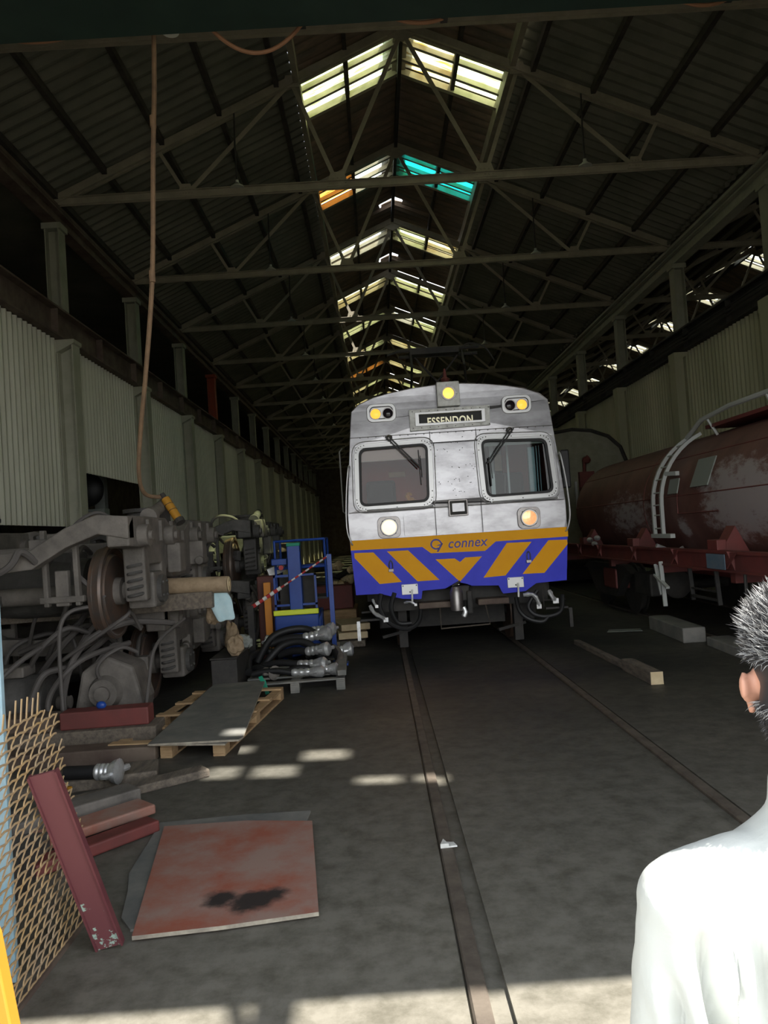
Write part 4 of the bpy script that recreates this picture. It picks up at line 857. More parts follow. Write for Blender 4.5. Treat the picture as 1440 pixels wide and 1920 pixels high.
# ------------------------------------------------------------------ STACKED BOGIES (left)
def bogie(name, label, cx, y0, z0, cat='bogie', mt='grime', group=None, cables=True, seed=1, ys=0):
    rnd = random.Random(seed)
    t = thing(name, label, cat, (cx, y0, z0), group)
    def P(x, y, z): return V((cx+x, y0+y, z0+z))
    Ln = 3.4; A1, A2 = .75, 2.65
    for s in (-1, 1):
        prof = [(0, .86), (0, 1.05), (.12, 1.13), (1.2, 1.13), (1.45, 1.02), (1.95, 1.02), (2.2, 1.13), (3.28, 1.13), (3.4, 1.05), (3.4, .86), (3.0, .84), (2.98, .35), (2.86, .35), (2.84, .68), (2.46, .68), (2.44, .35), (2.32, .35), (2.28, .66), (2.05, .52), (1.35, .52), (1.12, .66), (1.08, .35), (.96, .35), (.94, .68), (.56, .68), (.54, .35), (.42, .35), (.40, .84)]
        mb = MB(); a, b_ = sorted((cx+s*1.07, cx+s*1.27)); mb.prism([(y0+p, z0+q) for p, q in prof], 'x', a, b_)
        sf = obj('side_frame', mb, mt, t, bevel=.018)
        for yy in (.3, A1+.42, A2-.42, 3.1):
            mb = MB(); mb.cyl(P(s*1.0, yy, .95), P(s*1.36, yy, .95), .10, n=20); mb.cyl(P(s*1.36, yy, .95), P(s*1.39, yy, .95), .045, n=12); obj('pivot_boss', mb, mt, sf, smooth=40)
        for k in range(7): mb = MB(); mb.box(tuple(P(s*1.28-.02, .5+k*.42, .90)), tuple(P(s*1.28+.02, .54+k*.42, 1.0 if k == 3 else 1.10))); obj('rib', mb, mt, sf)
        for aY in (A1, A2):
            w_ = MB(); x = cx+s*.82
            pr = [(-.065, .12), (-.065, .34), (-.03, .37), (-.065, .40), (-.065, .445), (-.04, .455), (.03, .425), (.065, .42), (.065, .37), (.02, .34), (.05, .12), (.05, .12)]
            pr = [(q*s*-1, r) for q, r in pr]
            w_._lathe2(P(s*.82, aY, .44), V((1, 0, 0)), pr, 40); wh = obj('wheel', w_, 'wheel', t, smooth=35)
            tr2 = MB(); tr2._lathe2(P(s*.82, aY, .44), V((1, 0, 0)), [(.066*s, .4215), (-.03*s, .4275), (-.03*s, .42), (.066*s, .41), (.066*s, .4215)], 40); obj('tread', tr2, 'tread', wh, smooth=35)
            hb = MB(); hb._lathe2(P(s*.82, aY, .44), V((s, 0, 0)), [(-.1, .14), (.13, .13), (.14, .08)], 24); obj('hub', hb, mt, wh, smooth=35)
            ab = MB(); ab.cb(P(s*1.17, aY, .44), (.26, .34, .34)); axb = obj('axlebox', ab, mt, t, bevel=.03)
            ac = MB(); ac.cyl(P(s*1.30, aY, .44), P(s*1.345, aY, .44), .13, n=20); [ac.cyl(P(s*1.345, aY+.09*cos(a), .44+.09*sin(a)), P(s*1.36, aY+.09*cos(a), .44+.09*sin(a)), .014, n=6) for a in (.8, 2.4, 3.9, 5.5)]; obj('axlebox_cover', ac, 'grime2', axb)
            for dy in (-.30, .30):
                sg = MB(); sg.tube([P(s*1.17+.075*cos(k*.7), aY+dy+.075*sin(k*.7), .36+k*.0075) for k in range(46)], .016, 6); obj('coil_spring', sg, 'grime2', t, smooth=True)
            bh = MB()
            for dx in (-.14, .14):
                bh.bar(P(s*.56+dx, aY-.50*(1 if aY == A1 else -1), 1.05), P(s*.56+dx, aY-.47*(1 if aY == A1 else -1), .36), .045, .07)
            bh.bar(P(s*.56-.2, aY-.48*(1 if aY == A1 else -1), .42), P(s*.56+.2, aY-.48*(1 if aY == A1 else -1), .42), .06, .06); bh.cb(P(s*.56, aY-.46*(1 if aY == A1 else -1), .52), (.12, .07, .32))
            bh.cb(P(s*.56-.05, aY-.5*(1 if aY == A1 else -1), .92), (.40, .10, .10), rz=.1)
            obj('brake_hanger', bh, mt, t, bevel=.01)
    for aY in (A1, A2):
        mb = MB(); mb._lathe2(P(0, aY, .44), V((1, 0, 0)), [(-1.1, .07), (-.9, .09), (-.6, .085), (.6, .085), (.9, .09), (1.1, .07)], 20); obj('axle', mb, mt, t, smooth=35)
        mb = MB(); mb._lathe2(P(0, aY+(.42 if aY == A1 else -.42), .50), V((1, 0, 0)), [(-.52, .12), (-.5, .27), (-.2, .30), (.2, .30), (.5, .27), (.52, .12)], 24); mb.cb(P(.1, aY+(.42 if aY == A1 else -.42), .78), (.6, .3, .12)); obj('traction_motor', mb, 'grime2', t, smooth=35)
    for ye in (-.02, 3.27):
        top = [(-1.27, 1.12), (-1.0, 1.15), (-.72, 1.05), (-.42, .88), (0, .85), (.42, .88), (.72, 1.05), (1.0, 1.15), (1.27, 1.12)]
        bot = [(x, z-(.17 if abs(x) < 1.1 else .20)) for x, z in top]
        mb = MB(); mb.prism([(cx+x, z0+z) for x, z in top]+[(cx+x, z0+z) for x, z in bot[::-1]], 'y', y0+ye, y0+ye+.16); obj('end_beam', mb, mt, t, bevel=.012)
    mb = MB(); mb.box(tuple(P(-1.1, 1.40, .62)), tuple(P(1.1, 2.0, .92))); mb.cyl(P(0, 1.7, .9), P(0, 1.7, 1.05), .28, n=24); mb.box(tuple(P(-1.2, 1.5, .45)), tuple(P(1.2, 1.9, .55))); obj('bolster', mb, mt, t, bevel=.02)
    for s in (-1, 1):
        mb = MB(); mb.cyl(P(s*.95, 1.7, .90), P(s*.95, 1.7, 1.22), .24, .22, n=24); mb.cyl(P(s*.95, 1.7, 1.22), P(s*.95, 1.7, 1.26), .27, n=24); obj('air_spring', mb, 'grime2', t, smooth=35)
        mb = MB(); mb.cyl(P(s*1.18, .95, 1.15), P(s*1.18, 1.45, 1.28), .06, n=14); mb.cyl(P(s*1.18, .9, 1.14), P(s*1.18, 1.0, 1.16), .085, n=14); obj('damper', mb, mt, t, smooth=35)
        mb = MB(); mb.cb(P(s*1.34, 1.25, .72), (.14, .22, .30)); obj('brake_cylinder', mb, mt, t, bevel=.02); mb = MB(); mb.cb(P(s*1.34, 2.2, .75), (.16, .20, .26)); mb.cyl(P(s*1.38, 2.05, .66), P(s*1.38, 2.35, .66), .05, n=12); obj('valve_box', mb, mt, t, bevel=.02)
    if cables:
        for k in range(cables):
            a = P(rnd.uniform(.2, 1.3), rnd.uniform(-.15, 1.2)+ys*rnd.uniform(.3, 1), rnd.uniform(.7, 1.15)); b_ = a+V((rnd.uniform(-.8, .35), rnd.uniform(-.5, .3), rnd.uniform(-.8, -.2)))
            b_.z = max(b_.z, z0+.1); m_ = (a+b_)/2+V((rnd.uniform(-.25, .3), rnd.uniform(-.35, -.05), rnd.uniform(.0, .35)))
            mb = MB(); mb.tube(spline([a, a*.6+m_*.4+V((0, -.05, .12)), m_, b_], 7), rnd.choice([.018, .024, .03]), 7); obj('cable', mb, 'hose', t, smooth=True)
        for k in range(7 if cables > 4 else 2):
            mb = MB(); c = P(rnd.uniform(.3, 1.35) if cables > 4 else rnd.uniform(-.6, 0), rnd.uniform(-.05, 1.5), rnd.uniform(.3, 1.0)); mb.cb(c, (rnd.uniform(.08, .25), rnd.uniform(.08, .25), rnd.uniform(.1, .3)), rz=rnd.uniform(0, 3), rx=rnd.uniform(-.4, .4)); mb.cyl(c, c+V((rnd.uniform(-.1, .1), -.2, rnd.uniform(-.05, .1))), .05, n=10); obj('bracket', mb, rnd.choice(['grime', 'grime2']), t, bevel=.015)
    return t
bogie('train_bogie', 'dusty grey bogie on top of the near stack, a wheel facing the camera', -3.42, 6.68, .88, cables=3, seed=4)
bogie('train_bogie', 'grey bogie on the floor under timbers, tangled with looping hoses', -3.55, 8.08, -.02, cables=14, seed=9, ys=-1.0)
bogie('train_bogie', 'dark bogie on top of the stack farther along the left wall', -3.18, 11.62, .92, mt='grime2', cables=8, seed=21)
bogie('train_bogie', 'dark bogie on the floor farther along the left wall', -3.25, 11.65, .0, mt='grime2', cables=5, seed=33)

def beam(name, lab, cat, p, q, w_, h, m, group=None, up=(0,0,1), bevel=.008):
    mb = MB(); mb.bar(p, q, w_, h, up); o = obj(name, mb, m, None, bevel=bevel); return tag(o, lab, cat, group)
beam('timber_beam', 'thick old timber lying across the lower bogie behind the wheel', 'timber', (-4.9, 7.98, 1.10), (-1.72, 7.93, 1.15), .16, .17, 'oldwood')
beam('timber_beam', 'second old timber across the far end of the lower bogie', 'timber', (-4.6, 13.35, 1.06), (-2.0, 13.3, 1.1), .22, .16, 'oldwood')
# roll of brown paper with pale round end
mb = MB(); mb.cyl((-2.35, 7.98, 1.31), (-1.56, 7.92, 1.29), .085, n=24); o = obj('cardboard_roll', mb, 'kraft', smooth=40); tag(o, 'brown rolled cardboard tube lying on the timber, its round end facing right', 'roll')
mb = MB(); mb.cyl((-1.56, 7.92, 1.29), (-1.55, 7.92, 1.29), .075, n=24); mb.cyl((-1.55, 7.92, 1.29), (-1.545, 7.92, 1.29), .03, n=16); obj('roll_end', mb, 'woodend', o)
def crumple(name, lab, cat, c, d, m, seed, sub=3, amp=.35):
    rnd = random.Random(seed); bm = bmesh.new(); bmesh.ops.create_icosphere(bm, subdivisions=sub, radius=1)
    import mathutils
    for v in bm.verts:
        n_ = mathutils.noise.noise(v.co*1.6+V((seed*3.1, 0, 0)))+.5*mathutils.noise.noise(v.co*4+V((0, seed, 0)))
        v.co *= 1+amp*n_
        v.co = V((v.co.x*d[0], v.co.y*d[1], v.co.z*d[2]))+V(c)
    me = bpy.data.meshes.new(name); bm.to_mesh(me); bm.free(); me.materials.append(M[m]); o = bpy.data.objects.new(name, me); COL.objects.link(o)
    return tag(o, lab, cat) if lab else o
def drape(name, lab, cat, pts_rows, m, th=.006):
    mb = MB(); n_ = len(pts_rows[0]); vs_ = [v for r_2 in pts_rows for v in r_2]
    mb.add(vs_, [(i*n_+k, i*n_+k+1, (i+1)*n_+k+1, (i+1)*n_+k) for i in range(len(pts_rows)-1) for k in range(n_-1)])
    o = obj(name, mb, m, smooth=60); sd = o.modifiers.new('s', 'SUBSURF'); sd.levels = sd.render_levels = 2; so = o.modifiers.new('t', 'SOLIDIFY'); so.thickness = th
    return tag(o, lab, cat)
rnd = random.Random(5)
rows = []
for i, (x, y, z) in enumerate([(-1.86, 8.1, 1.27), (-1.78, 7.98, 1.27), (-1.70, 7.965, 1.20), (-1.66, 7.955, 1.08), (-1.62, 7.94, .99), (-1.60, 7.93, .93)]):
    wd = [.10, .14, .17, .17, .15, .11][i]; rows.append([V((x+wd*(k/4-.5)*2*.7+.02*rnd.uniform(-1, 1), y-.02*(k % 2)-.01, z+wd*(k/4-.5)*.35+.02*rnd.uniform(-1, 1))) for k in range(5)])
drape('blue_cloth', 'pale blue crumpled cloth hanging over the end of the thick timber', 'cloth', rows, 'cloth')
for (c, d, lab, sd) in (((-1.78, 8.12, 1.0), (.07, .07, .14), 'crumpled brown paper hanging below the cardboard roll', 3), ((-1.70, 8.75, .55), (.10, .09, .13), 'crumpled brown paper bundle beside the lower bogie, lowest one', 8), ((-1.78, 9.1, .60), (.09, .09, .19), 'grey plastic bag bundle behind the brown paper bundles', 13), ((-1.72, 9.42, .50), (.12, .09, .10), 'pale grey plastic bundle lying left of the blue lift', 17)):
    o = crumple('paper_bundle', lab, 'bundle', c, d, 'kraft' if 'brown' in lab else 'plate', sd)
mb = MB(); mb.box((-1.95, 8.62, 0), (-1.66, 9.4, .42)); mb.box((-1.96, 8.6, .42), (-1.65, 9.42, .44)); tag(obj('metal_bin', mb, 'under' if False else 'dark', bevel=.02), 'dark metal bin under the paper bundles between the bogies and the lift', 'bin')
# yellow strut
o = thing('hydraulic_strut', 'short yellow strut leaning on top of the near bogie, under the hose end', 'strut', (-2.1, 7.95, 2.0))
mb = MB(); mb.cyl((-2.02, 7.9, 1.97), (-2.17, 7.97, 2.21), .045, n=14); obj('cylinder', mb, 'yellow', o, smooth=40)
mb = MB(); mb.cyl((-2.17, 7.97, 2.21), (-2.205, 7.985, 2.265), .025, n=12); mb.cyl((-2.005, 7.89, 1.95), (-2.03, 7.905, 1.99), .052, n=12); [mb.cyl((-2.05-.04*k, 7.913+.018*k, 2.02+.062*k), (-2.052-.04*k, 7.914+.018*k, 2.024+.062*k), .048, n=14) for k in range(1, 3)]; obj('collar', mb, 'dark', o)

mb = MB(); mb.box((-3.75, 7.885, 1.11), (-3.05, 7.898, 1.17)); obj('paint_smear', mb, 'cloth', bpy.data.objects['timber_beam'], label='pale blue paint smear')
t = thing('motor_casing', 'dusty round motor casing lying on the floor left of the mesh-side sleepers', 'motor', (-3.55, 7.25, 0))
mb = MB(); mb._lathe2(V((-4.1, 7.3, .32)), V((1, 0, 0)), [(0, .1), (0, .27), (.1, .31), (.45, .31), (.5, .28), (.95, .27), (1.0, .1)], 28); obj('casing', mb, 'grime2', t, smooth=35)
mb = MB(); mb.cb((-3.6, 7.3, .64), (.5, .26, .10)); obj('terminal_box', mb, 'grime', t, bevel=.015)
mb = MB(); mb.cyl((-3.12, 7.3, .32), (-2.98, 7.3, .32), .06, n=16); obj('shaft', mb, 'grime', t, smooth=35)
t = thing('gear_case', 'grey ribbed gear case on the floor in front of the lower bogie wheel', 'gear case', (-2.6, 7.4, 0))
mb = MB(); mb.prism([(-2.85, 0), (-2.35, 0), (-2.28, .30), (-2.36, .62), (-2.62, .74), (-2.84, .60), (-2.92, .25)], 'y', 7.22, 7.62); gc = obj('case', mb, 'grime', t, bevel=.03)
mb = MB(); mb.cyl((-2.62, 7.22, .40), (-2.62, 7.14, .40), .16, .13, n=24); mb.cyl((-2.62, 7.14, .40), (-2.62, 7.10, .40), .07, n=16); obj('bearing_cover', mb, 'grime', gc, smooth=35)
for z in (.1, .2): mb = MB(); mb.box((-2.9, 7.19, z), (-2.32, 7.22, z+.03)); obj('rib', mb, 'grime', gc)
rnd = random.Random(31)
for k, lab in enumerate(['thick grey cable arching high over the gear case', 'grey cable looping to the floor left of the gear case', 'grey cable drooping across the motor casing', 'thin grey cable hanging down the right of the gear case', 'grey cable bundled between motor casing and gear case']):
    pts = [[(-2.1, 7.75, .95), (-2.45, 7.3, 1.02), (-2.8, 7.1, .82), (-2.95, 7.05, .35), (-2.8, 7.0, .03)], [(-2.5, 7.6, .8), (-2.8, 7.1, .72), (-3.05, 6.98, .40), (-2.95, 6.97, .03)], [(-3.0, 7.7, 1.0), (-3.3, 7.1, .78), (-3.6, 6.95, .5), (-3.9, 6.98, .3)], [(-2.0, 7.8, .98), (-2.15, 7.3, .80), (-2.2, 7.15, .45), (-2.25, 7.1, .03)], [(-2.7, 7.7, .9), (-2.9, 7.2, .68), (-3.1, 7.0, .62), (-3.25, 6.95, .25)]][k]
    mb = MB(); mb.tube(spline(pts, 8), [.030, .026, .024, .016, .03][k], 8); tag(obj('loose_cable', mb, 'hose', smooth=True), lab, 'cable')

# things seen through the opening in the left wall
mb = MB(); mb._lathe2(V((-5.9, 15.6, 3.0)), V((0, 1, 0)), [(0, .02), (.02, .2), (.10, .33), (.14, .36), (.2, .36), (.24, .1)], 28); o = obj('drum_lid', mb, 'black', smooth=40); tag(o, 'round dark glossy cover seen through the gap in the left wall', 'cover')
mb = MB(); mb.cb((-6.0, 16.2, 1.22), (1.3, 2.0, 2.44)); o = obj('machine_cabinet', mb, 'grime', bevel=.02); tag(o, 'grey machine cabinet behind the gap in the left wall', 'cabinet')
mb = MB(); mb.cb((-6.0, 16.9, 2.9), (.22, .2, .9)); obj('door_panel', mb, 'plate', o)
mb = MB(); mb.cb((-5.75, 15.8, 2.52), (.5, .3, .14)); tag(obj('carton', mb, 'plate', bevel=.01), 'flat grey carton on the cabinet behind the left wall gap', 'carton')
mb = MB(); mb.cb((-5.6, 15.0, 2.44), (.35, .3, .10)); tag(obj('folder_stack', mb, 'kraft', bevel=.01), 'brown papers stacked on the cabinet behind the left wall gap', 'papers')
mb = MB(); mb.cb((-5.65, 14.7, 1.2), (.4, .9, 2.38)); tag(obj('steel_locker', mb, 'grime2', bevel=.02), 'dark steel locker under the papers behind the left wall gap', 'locker')

# ------------------------------------------------------------------ BLUE MAST LIFT
LX, LY = -1.20, 10.75
o = thing('mast_lift', 'blue personnel lift with a yellow bumper strip, left of the train', 'lift', (LX, LY, 0))
mb = MB(); mb.box((LX-.31, LY-.02, .12), (LX+.31, LY+.9, .66)); mb.prism([(LX-.31, .12), (LX+.31, .12), (LX+.31, .5), (LX+.2, .1), (LX-.2, .05)], 'y', LY-.01, LY+.3); base = obj('chassis', mb, 'liftblue', o, bevel=.02)
mb = MB(); mb.box((LX-.315, LY-.06, .66), (LX+.315, LY-.01, .735)); bs = obj('bumper_strip', mb, 'bumperyellow', o, bevel=.015, label='bright yellow bumper strip')
mb = MB(); mb.box((LX-.085, LY+.0, .7), (LX+.095, LY+.18, 1.63)); mb.box((LX-.06, LY+.18, .7), (LX+.07, LY+.3, 1.60)); obj('mast', mb, 'liftblue', o, bevel=.01)
mb = MB(); mb.box((LX-.09, LY-.005, 1.61), (LX+.10, LY+.16, 1.66)); obj('mast_cap', mb, 'green', o, bevel=.01)
for x in (-.30, .27): mb = MB(); mb.box((LX+x, LY+.02, .7), (LX+x+.03, LY+.06, 1.22)); obj('guard_post', mb, 'liftblue', o)
mb = MB(); mb.box((LX-.3, LY+.02, 1.19), (LX-.085, LY+.06, 1.22)); mb.box((LX+.09, LY+.02, 1.19), (LX+.3, LY+.06, 1.22)); mb.box((LX-.3, LY+.02, .78), (LX+.3, LY+.06, .81)); obj('guard_rail', mb, 'liftblue', o)
mb = MB(); mb.box((LX-.25, LY+.3, .72), (LX+.25, LY+.32, 1.17)); obj('mast_guard', mb, 'dark', o)
bk = []
for x in (-.30, .42):
    for y in (.35, 1.0): mb = MB(); mb.tube([(LX+x, LY+y, .85), (LX+x, LY+y, 1.69)], .018, 8); obj('basket_post', mb, 'liftblue', o)
for z in (1.30, 1.69): mb = MB(); mb.tube([(LX-.30, LY+.35, z), (LX+.42, LY+.35, z), (LX+.42, LY+1.0, z), (LX-.30, LY+1.0, z), (LX-.30, LY+.35, z)], .018, 8); obj('basket_rail', mb, 'liftblue', o)
mb = MB(); mb.box((LX-.30, LY+.35, .83), (LX+.42, LY+1.0, .86)); obj('basket_floor', mb, 'dark', o)
mb = MB(); mb.cb((LX-.22, LY+.2, 1.40), (.22, .12, .09)); cbx = obj('control_box', mb, 'liftblue', o, bevel=.01)
mb = MB(); mb.cyl((LX-.19, LY+.13, 1.32), (LX-.19, LY+.10, 1.32), .035, n=12); obj('stop_button', mb, 'redp', cbx)
for x in (-.27, .27):
    for y in (.1, .8): mb = MB(); mb.lathe((LX+x-.03, LY+y, .1), 'x', [(0, .09), (.01, .10), (.05, .10), (.06, .09)], 20); obj('wheel', mb, 'black', o, smooth=40)
mb = MB(); mb.box((LX-.47, LY+.2, .0), (LX-.37, LY+.25, 1.12)); tag(obj('orange_board', mb, 'orange', bevel=.005), 'narrow upright orange board standing left of the blue lift', 'board')
mb = MB(); mb.box((LX-.60, LY+.45, 0), (LX-.34, LY+1.05, 1.2)); tag(obj('red_cabinet', mb, 'tank', bevel=.02), 'dark red cabinet behind the blue lift', 'cabinet')
mb = MB(); mb.cb((LX-.35, LY-.02, 1.55), (.26, .14, .12), rz=.3, ry=-.3); mb.tube(spline([(LX-.4, LY-.02, 1.50), (LX-.52, LY-.02, 1.38), (LX-.48, LY-.02, 1.25), (LX-.36, LY-.02, 1.28)], 5), .018, 6); ext = obj('red_white_canister', mb, 'silver', smooth=40); tag(ext, 'small white canister with a hose on top of the red cabinet', 'canister'); ext.location.y += .75; ext.location.z += -.28
# striped pole
o = thing('barrier_pole', 'red and white striped pole slanting in front of the blue lift', 'pole', (-1.7, 10.1, .86))
a, b_ = V((-1.70, 10.1, .86)), V((-.66, 10.3, 1.47)); N_ = 22
mb = MB(); mb.cur = 0
for k in range(N_):
    mb.cur = k % 2; mb.cyl(a.lerp(b_, k/N_), a.lerp(b_, (k+1)/N_), .026 if k < 8 else .012, n=8)
obj('pole', mb, ['redp', 'white'], o)
mb = MB(); mb.box((-1.76, 10.05, 0), (-1.68, 10.13, .88)); mb.box((-1.95, 9.95, 0), (-1.5, 10.2, .03)); obj('stand', mb, 'dark', o)
mb = MB(); mb.box((-.70, 10.27, 0), (-.64, 10.33, 1.48)); mb.box((-.85, 10.2, 0), (-.5, 10.4, .03)); obj('stand', mb, 'liftblue', o)

# heap of pale hose fittings on pallets farther back, between lift and train
def hose_coupling(name, lab, p, d, ln, r, m='silver', cat='hose', grp=None, up=0):
    t = thing(name, lab, cat, p, grp); p = V(p); d = V(d).normalized(); rs, pts = [], []
    k = 14
    for i in range(k+1): pts.append(p+d*(ln*.55*i/k)+V((0, 0, up*sin(pi*i/k)))); rs.append(r)
    mb = MB(); mb.tube(pts, r, 10); obj('rubber_hose', mb, 'black', t, smooth=True)
    q = pts[-1]; pp = []; rr_ = []
    for i in range(10): pp.append(q+d*(ln*.25*i/9)); rr_.append(r*(1.25 if i % 3 else 1.05))
    mb = MB(); mb.tube(pp, rr_, 12); obj('ferrule', mb, m, t, smooth=40)
    q = pp[-1]; mb = MB(); mb.tube([q, q+d*ln*.08, q+d*ln*.16, q+d*ln*.20], [r*1.2, r*1.7, r*1.9, r*1.2], 14); s_ = d.cross(V((0,0,1))).normalized()
    mb.tube([q+d*ln*.1+s_*r*1.4, q+d*ln*.06+s_*r*2.6, q+d*ln*.0+s_*r*2.4], r*.4, 6); mb.tube([q+d*ln*.15-s_*r*1.0, q+d*ln*.2-s_*r*2.4], r*.5, 6); obj('coupling_head', mb, m, t, smooth=40)
    return t
def pallet(name, lab, cx, cy, w_, l, rz_, m, grp=None, h=.13, along='y'):
    t = thing(name, lab, 'pallet', (cx, cy, 0), grp); c = Matrix.Translation((cx, cy, 0)) @ Matrix.Rotation(rz_, 4, 'Z')
    def pc(nm, x0, y0, z0, x1, y1, z1, bev=.004):
        mb = MB(); tmp = MB(); tmp.box((x0, y0, z0), (x1, y1, z1)); mb.add([c @ V(v) for v in tmp.v], tmp.f); return obj(nm, mb, m, t, bevel=bev)
    for k in range(5):
        y = -l/2+k*(l-.1)/4; pc('deck_board', -w_/2, y, h-.02, w_/2, y+.1, h)
    for x in (-w_/2, -.05, w_/2-.1):
        for y in (-l/2, -.07, l/2-.14): pc('block', x, y, .02, x+.1, y+.14, h-.04)
        pc('stringer_board', x, -l/2, h-.04, x+.1, l/2, h-.02); pc('bottom_board', x, -l/2, 0, x+.1, l/2, .02)
    return t
pallet('shipping_pallet', 'dark weathered pallet carrying black hoses, in front of the blue lift', -1.07, 9.35, 1.12, 1.5, R(3), 'plygrey')
rnd = random.Random(11)
hl = ['silver-ended air hose, front one with the brightest rings on the hose pallet', 'silver-ended air hose lying second from the front of the hose pallet', 'silver-ended air hose at the right corner of the hose pallet', 'dark ringed air hose at the left of the hose pallet', 'air hose crossing the middle of the hose pallet', 'air hose at the back right of the hose pallet', 'air hose on top of the heap on the hose pallet', 'air hose poking out left behind the hose heap', 'pale air hose at the very back of the hose pallet']
spec = [((-1.45, 9.25, .22), (.75, -.25, .02), .8, .042), ((-1.55, 8.95, .18), (.9, -.12, .0), .85, .036), ((-1.15, 9.0, .18), (.95, -.1, 0), .6, .04), ((-1.6, 9.25, .18), (.5, -.5, 0), .45, .045), ((-1.3, 9.5, .30), (.8, -.35, .1), .7, .045), ((-1.0, 9.7, .22), (.9, .1, .1), .6, .05), ((-1.45, 9.8, .40), (.9, -.1, .12), .8, .05), ((-1.0, 9.9, .36), (-.9, .1, .1), .55, .045), ((-1.3, 10.0, .50), (.9, -.2, .05), .7, .045)]
for (p_, d_, l_, r_3), lab in zip(spec, hl): hose_coupling('air_hose', lab, p_, d_, l_, r_3, m='silver' if lab != hl[3] else 'grime', up=.03)
blk = ['black rubber hose coil flung over the back of the hose pallet', 'black rubber hose bent along the right edge of the hose pallet', 'black rubber hose curled at the left rear of the hose pallet', 'black rubber hose arching over the silver hoses']
for lab, pts in zip(blk, ([(-1.6, 9.6, .2), (-1.4, 9.8, .5), (-1.0, 9.9, .55), (-.7, 9.7, .35), (-.55, 9.4, .18)], [(-.62, 9.0, .18), (-.55, 9.4, .22), (-.65, 9.8, .3), (-.9, 10.0, .3)], [(-1.62, 9.1, .18), (-1.66, 9.5, .3), (-1.5, 9.9, .3), (-1.2, 9.75, .25)], [(-1.5, 9.4, .18), (-1.25, 9.45, .42), (-.95, 9.4, .44), (-.7, 9.25, .2)])):
    mb = MB(); mb.tube(spline(pts, 7), .045, 10); tag(obj('rubber_hose', mb, 'black' if lab != blk[1] else 'grime', smooth=True), lab, 'hose')
beam('edge_board', 'grey board along the right edge of the hose pallet', 'board', (-.50, 8.6, .19), (-.56, 10.6, .24), .10, .06, 'plygrey')
o = thing('strap', 'green plastic strap end sticking up at the front of the hose pallet', 'strap', (-1.36, 8.58, 0))
mb = MB(); mb.bar((-1.37, 8.58, .17), (-1.33, 8.56, .02), .045, .006, up=(0,1,0)); mb.bar((-1.38, 8.58, .16), (-1.40, 8.56, .22), .045, .006, up=(0,1,0)); obj('ribbon', mb, 'green', o)
for k, (p_, d_, l_) in enumerate((((-1.15, 13.6, 1.15), (.9, -.3, .1), .5), ((-.95, 13.7, 1.05), (.8, -.2, -.2), .5), ((-.75, 13.5, 1.0), (.6, -.3, .3), .45), ((-1.2, 13.8, .9), (.9, .1, -.1), .55))):
    hose_coupling('brake_coupling', 'pale brass coupling %s in the lit heap beside the train' % ['highest', 'second', 'rightmost', 'leftmost'][k], p_, d_, l_, .05, m='woodend', cat='coupling')
mb = MB(); mb.box((-1.5, 13.2, 0), (-.45, 14.3, .45)); cr_ = obj('timber_crate', mb, 'wood', bevel=.01); tag(cr_, 'timber crate under the lit heap of couplings beside the train', 'crate')
mb = MB(); mb.box((-1.3, 13.4, .45), (-.5, 14.2, .86)); tag(obj('parts_bin', mb, 'under', bevel=.02), 'rusty parts bin on the timber crate beside the train', 'bin')
for k in range(3):
    mb = MB(); mb.cb((-.52, 12.2+.05*k, .06+.12*k), (.45, .9, .10), rz=.1*k); tag(obj('timber_block', mb, 'woodend' if k else 'oldwood', bevel=.01), '%s timber block of the small stack just left of the train front' % ['bottom', 'middle', 'top'][k], 'timber')
beam('steel_bar', 'long dark steel bar lying on the floor beside the bogies', 'bar', (-2.0, 8.6, .05), (-2.05, 12.2, .05), .09, .09, 'runway')
# clutter along the far left wall
rnd = random.Random(19)
cl = ['grey drum', 'brown carton', 'olive carton', 'rusty bin', 'pale carton', 'dark crate', 'wooden box', 'grey bin']
for k in range(8):
    y = 15.9+k*1.9; w_ = rnd.uniform(.7, 1.1); h = rnd.uniform(.9, 1.9); x = -3.6+rnd.uniform(-.4, .4)
    mb = MB()
    if 'drum' in cl[k]: mb.lathe((x, y, 0), 'z', [(0, .29), (.02, .3), (.3, .29), (.32, .3), (.6, .29), (.62, .3), (.88, .3), (.9, .27)], 24)
    else: mb.cb((x, y, h/2), (w_, w_, h), rz=rnd.uniform(-.2, .2)); mb.cb((x, y, h+.02), (w_+.04, w_+.04, .04), rz=0)
    tag(obj('storage_'+cl[k].split()[-1], mb, ['grime', 'kraft', 'loco', 'runway', 'plate', 'dark', 'wood', 'grime'][k], bevel=.01), '%s standing along the left wall, %s beyond the far bogies' % (cl[k], ORD[k]), cl[k].split()[-1])
for k in range(5):
    mb = MB(); y = 15.4+k*.32; mb.bar((-4.55+k*.03, y, 0), (-4.95, y+.1, 2.0+.15*(k % 3)), .28, .03, up=(0, 1, 0)); tag(obj('leaning_board', mb, 'woodend' if k % 2 else 'plywood' if False else 'kraft', bevel=.003), 'tall board leaning on the left wall, %s of five' % ORD[k], 'board', 'boards leaning on the left wall')

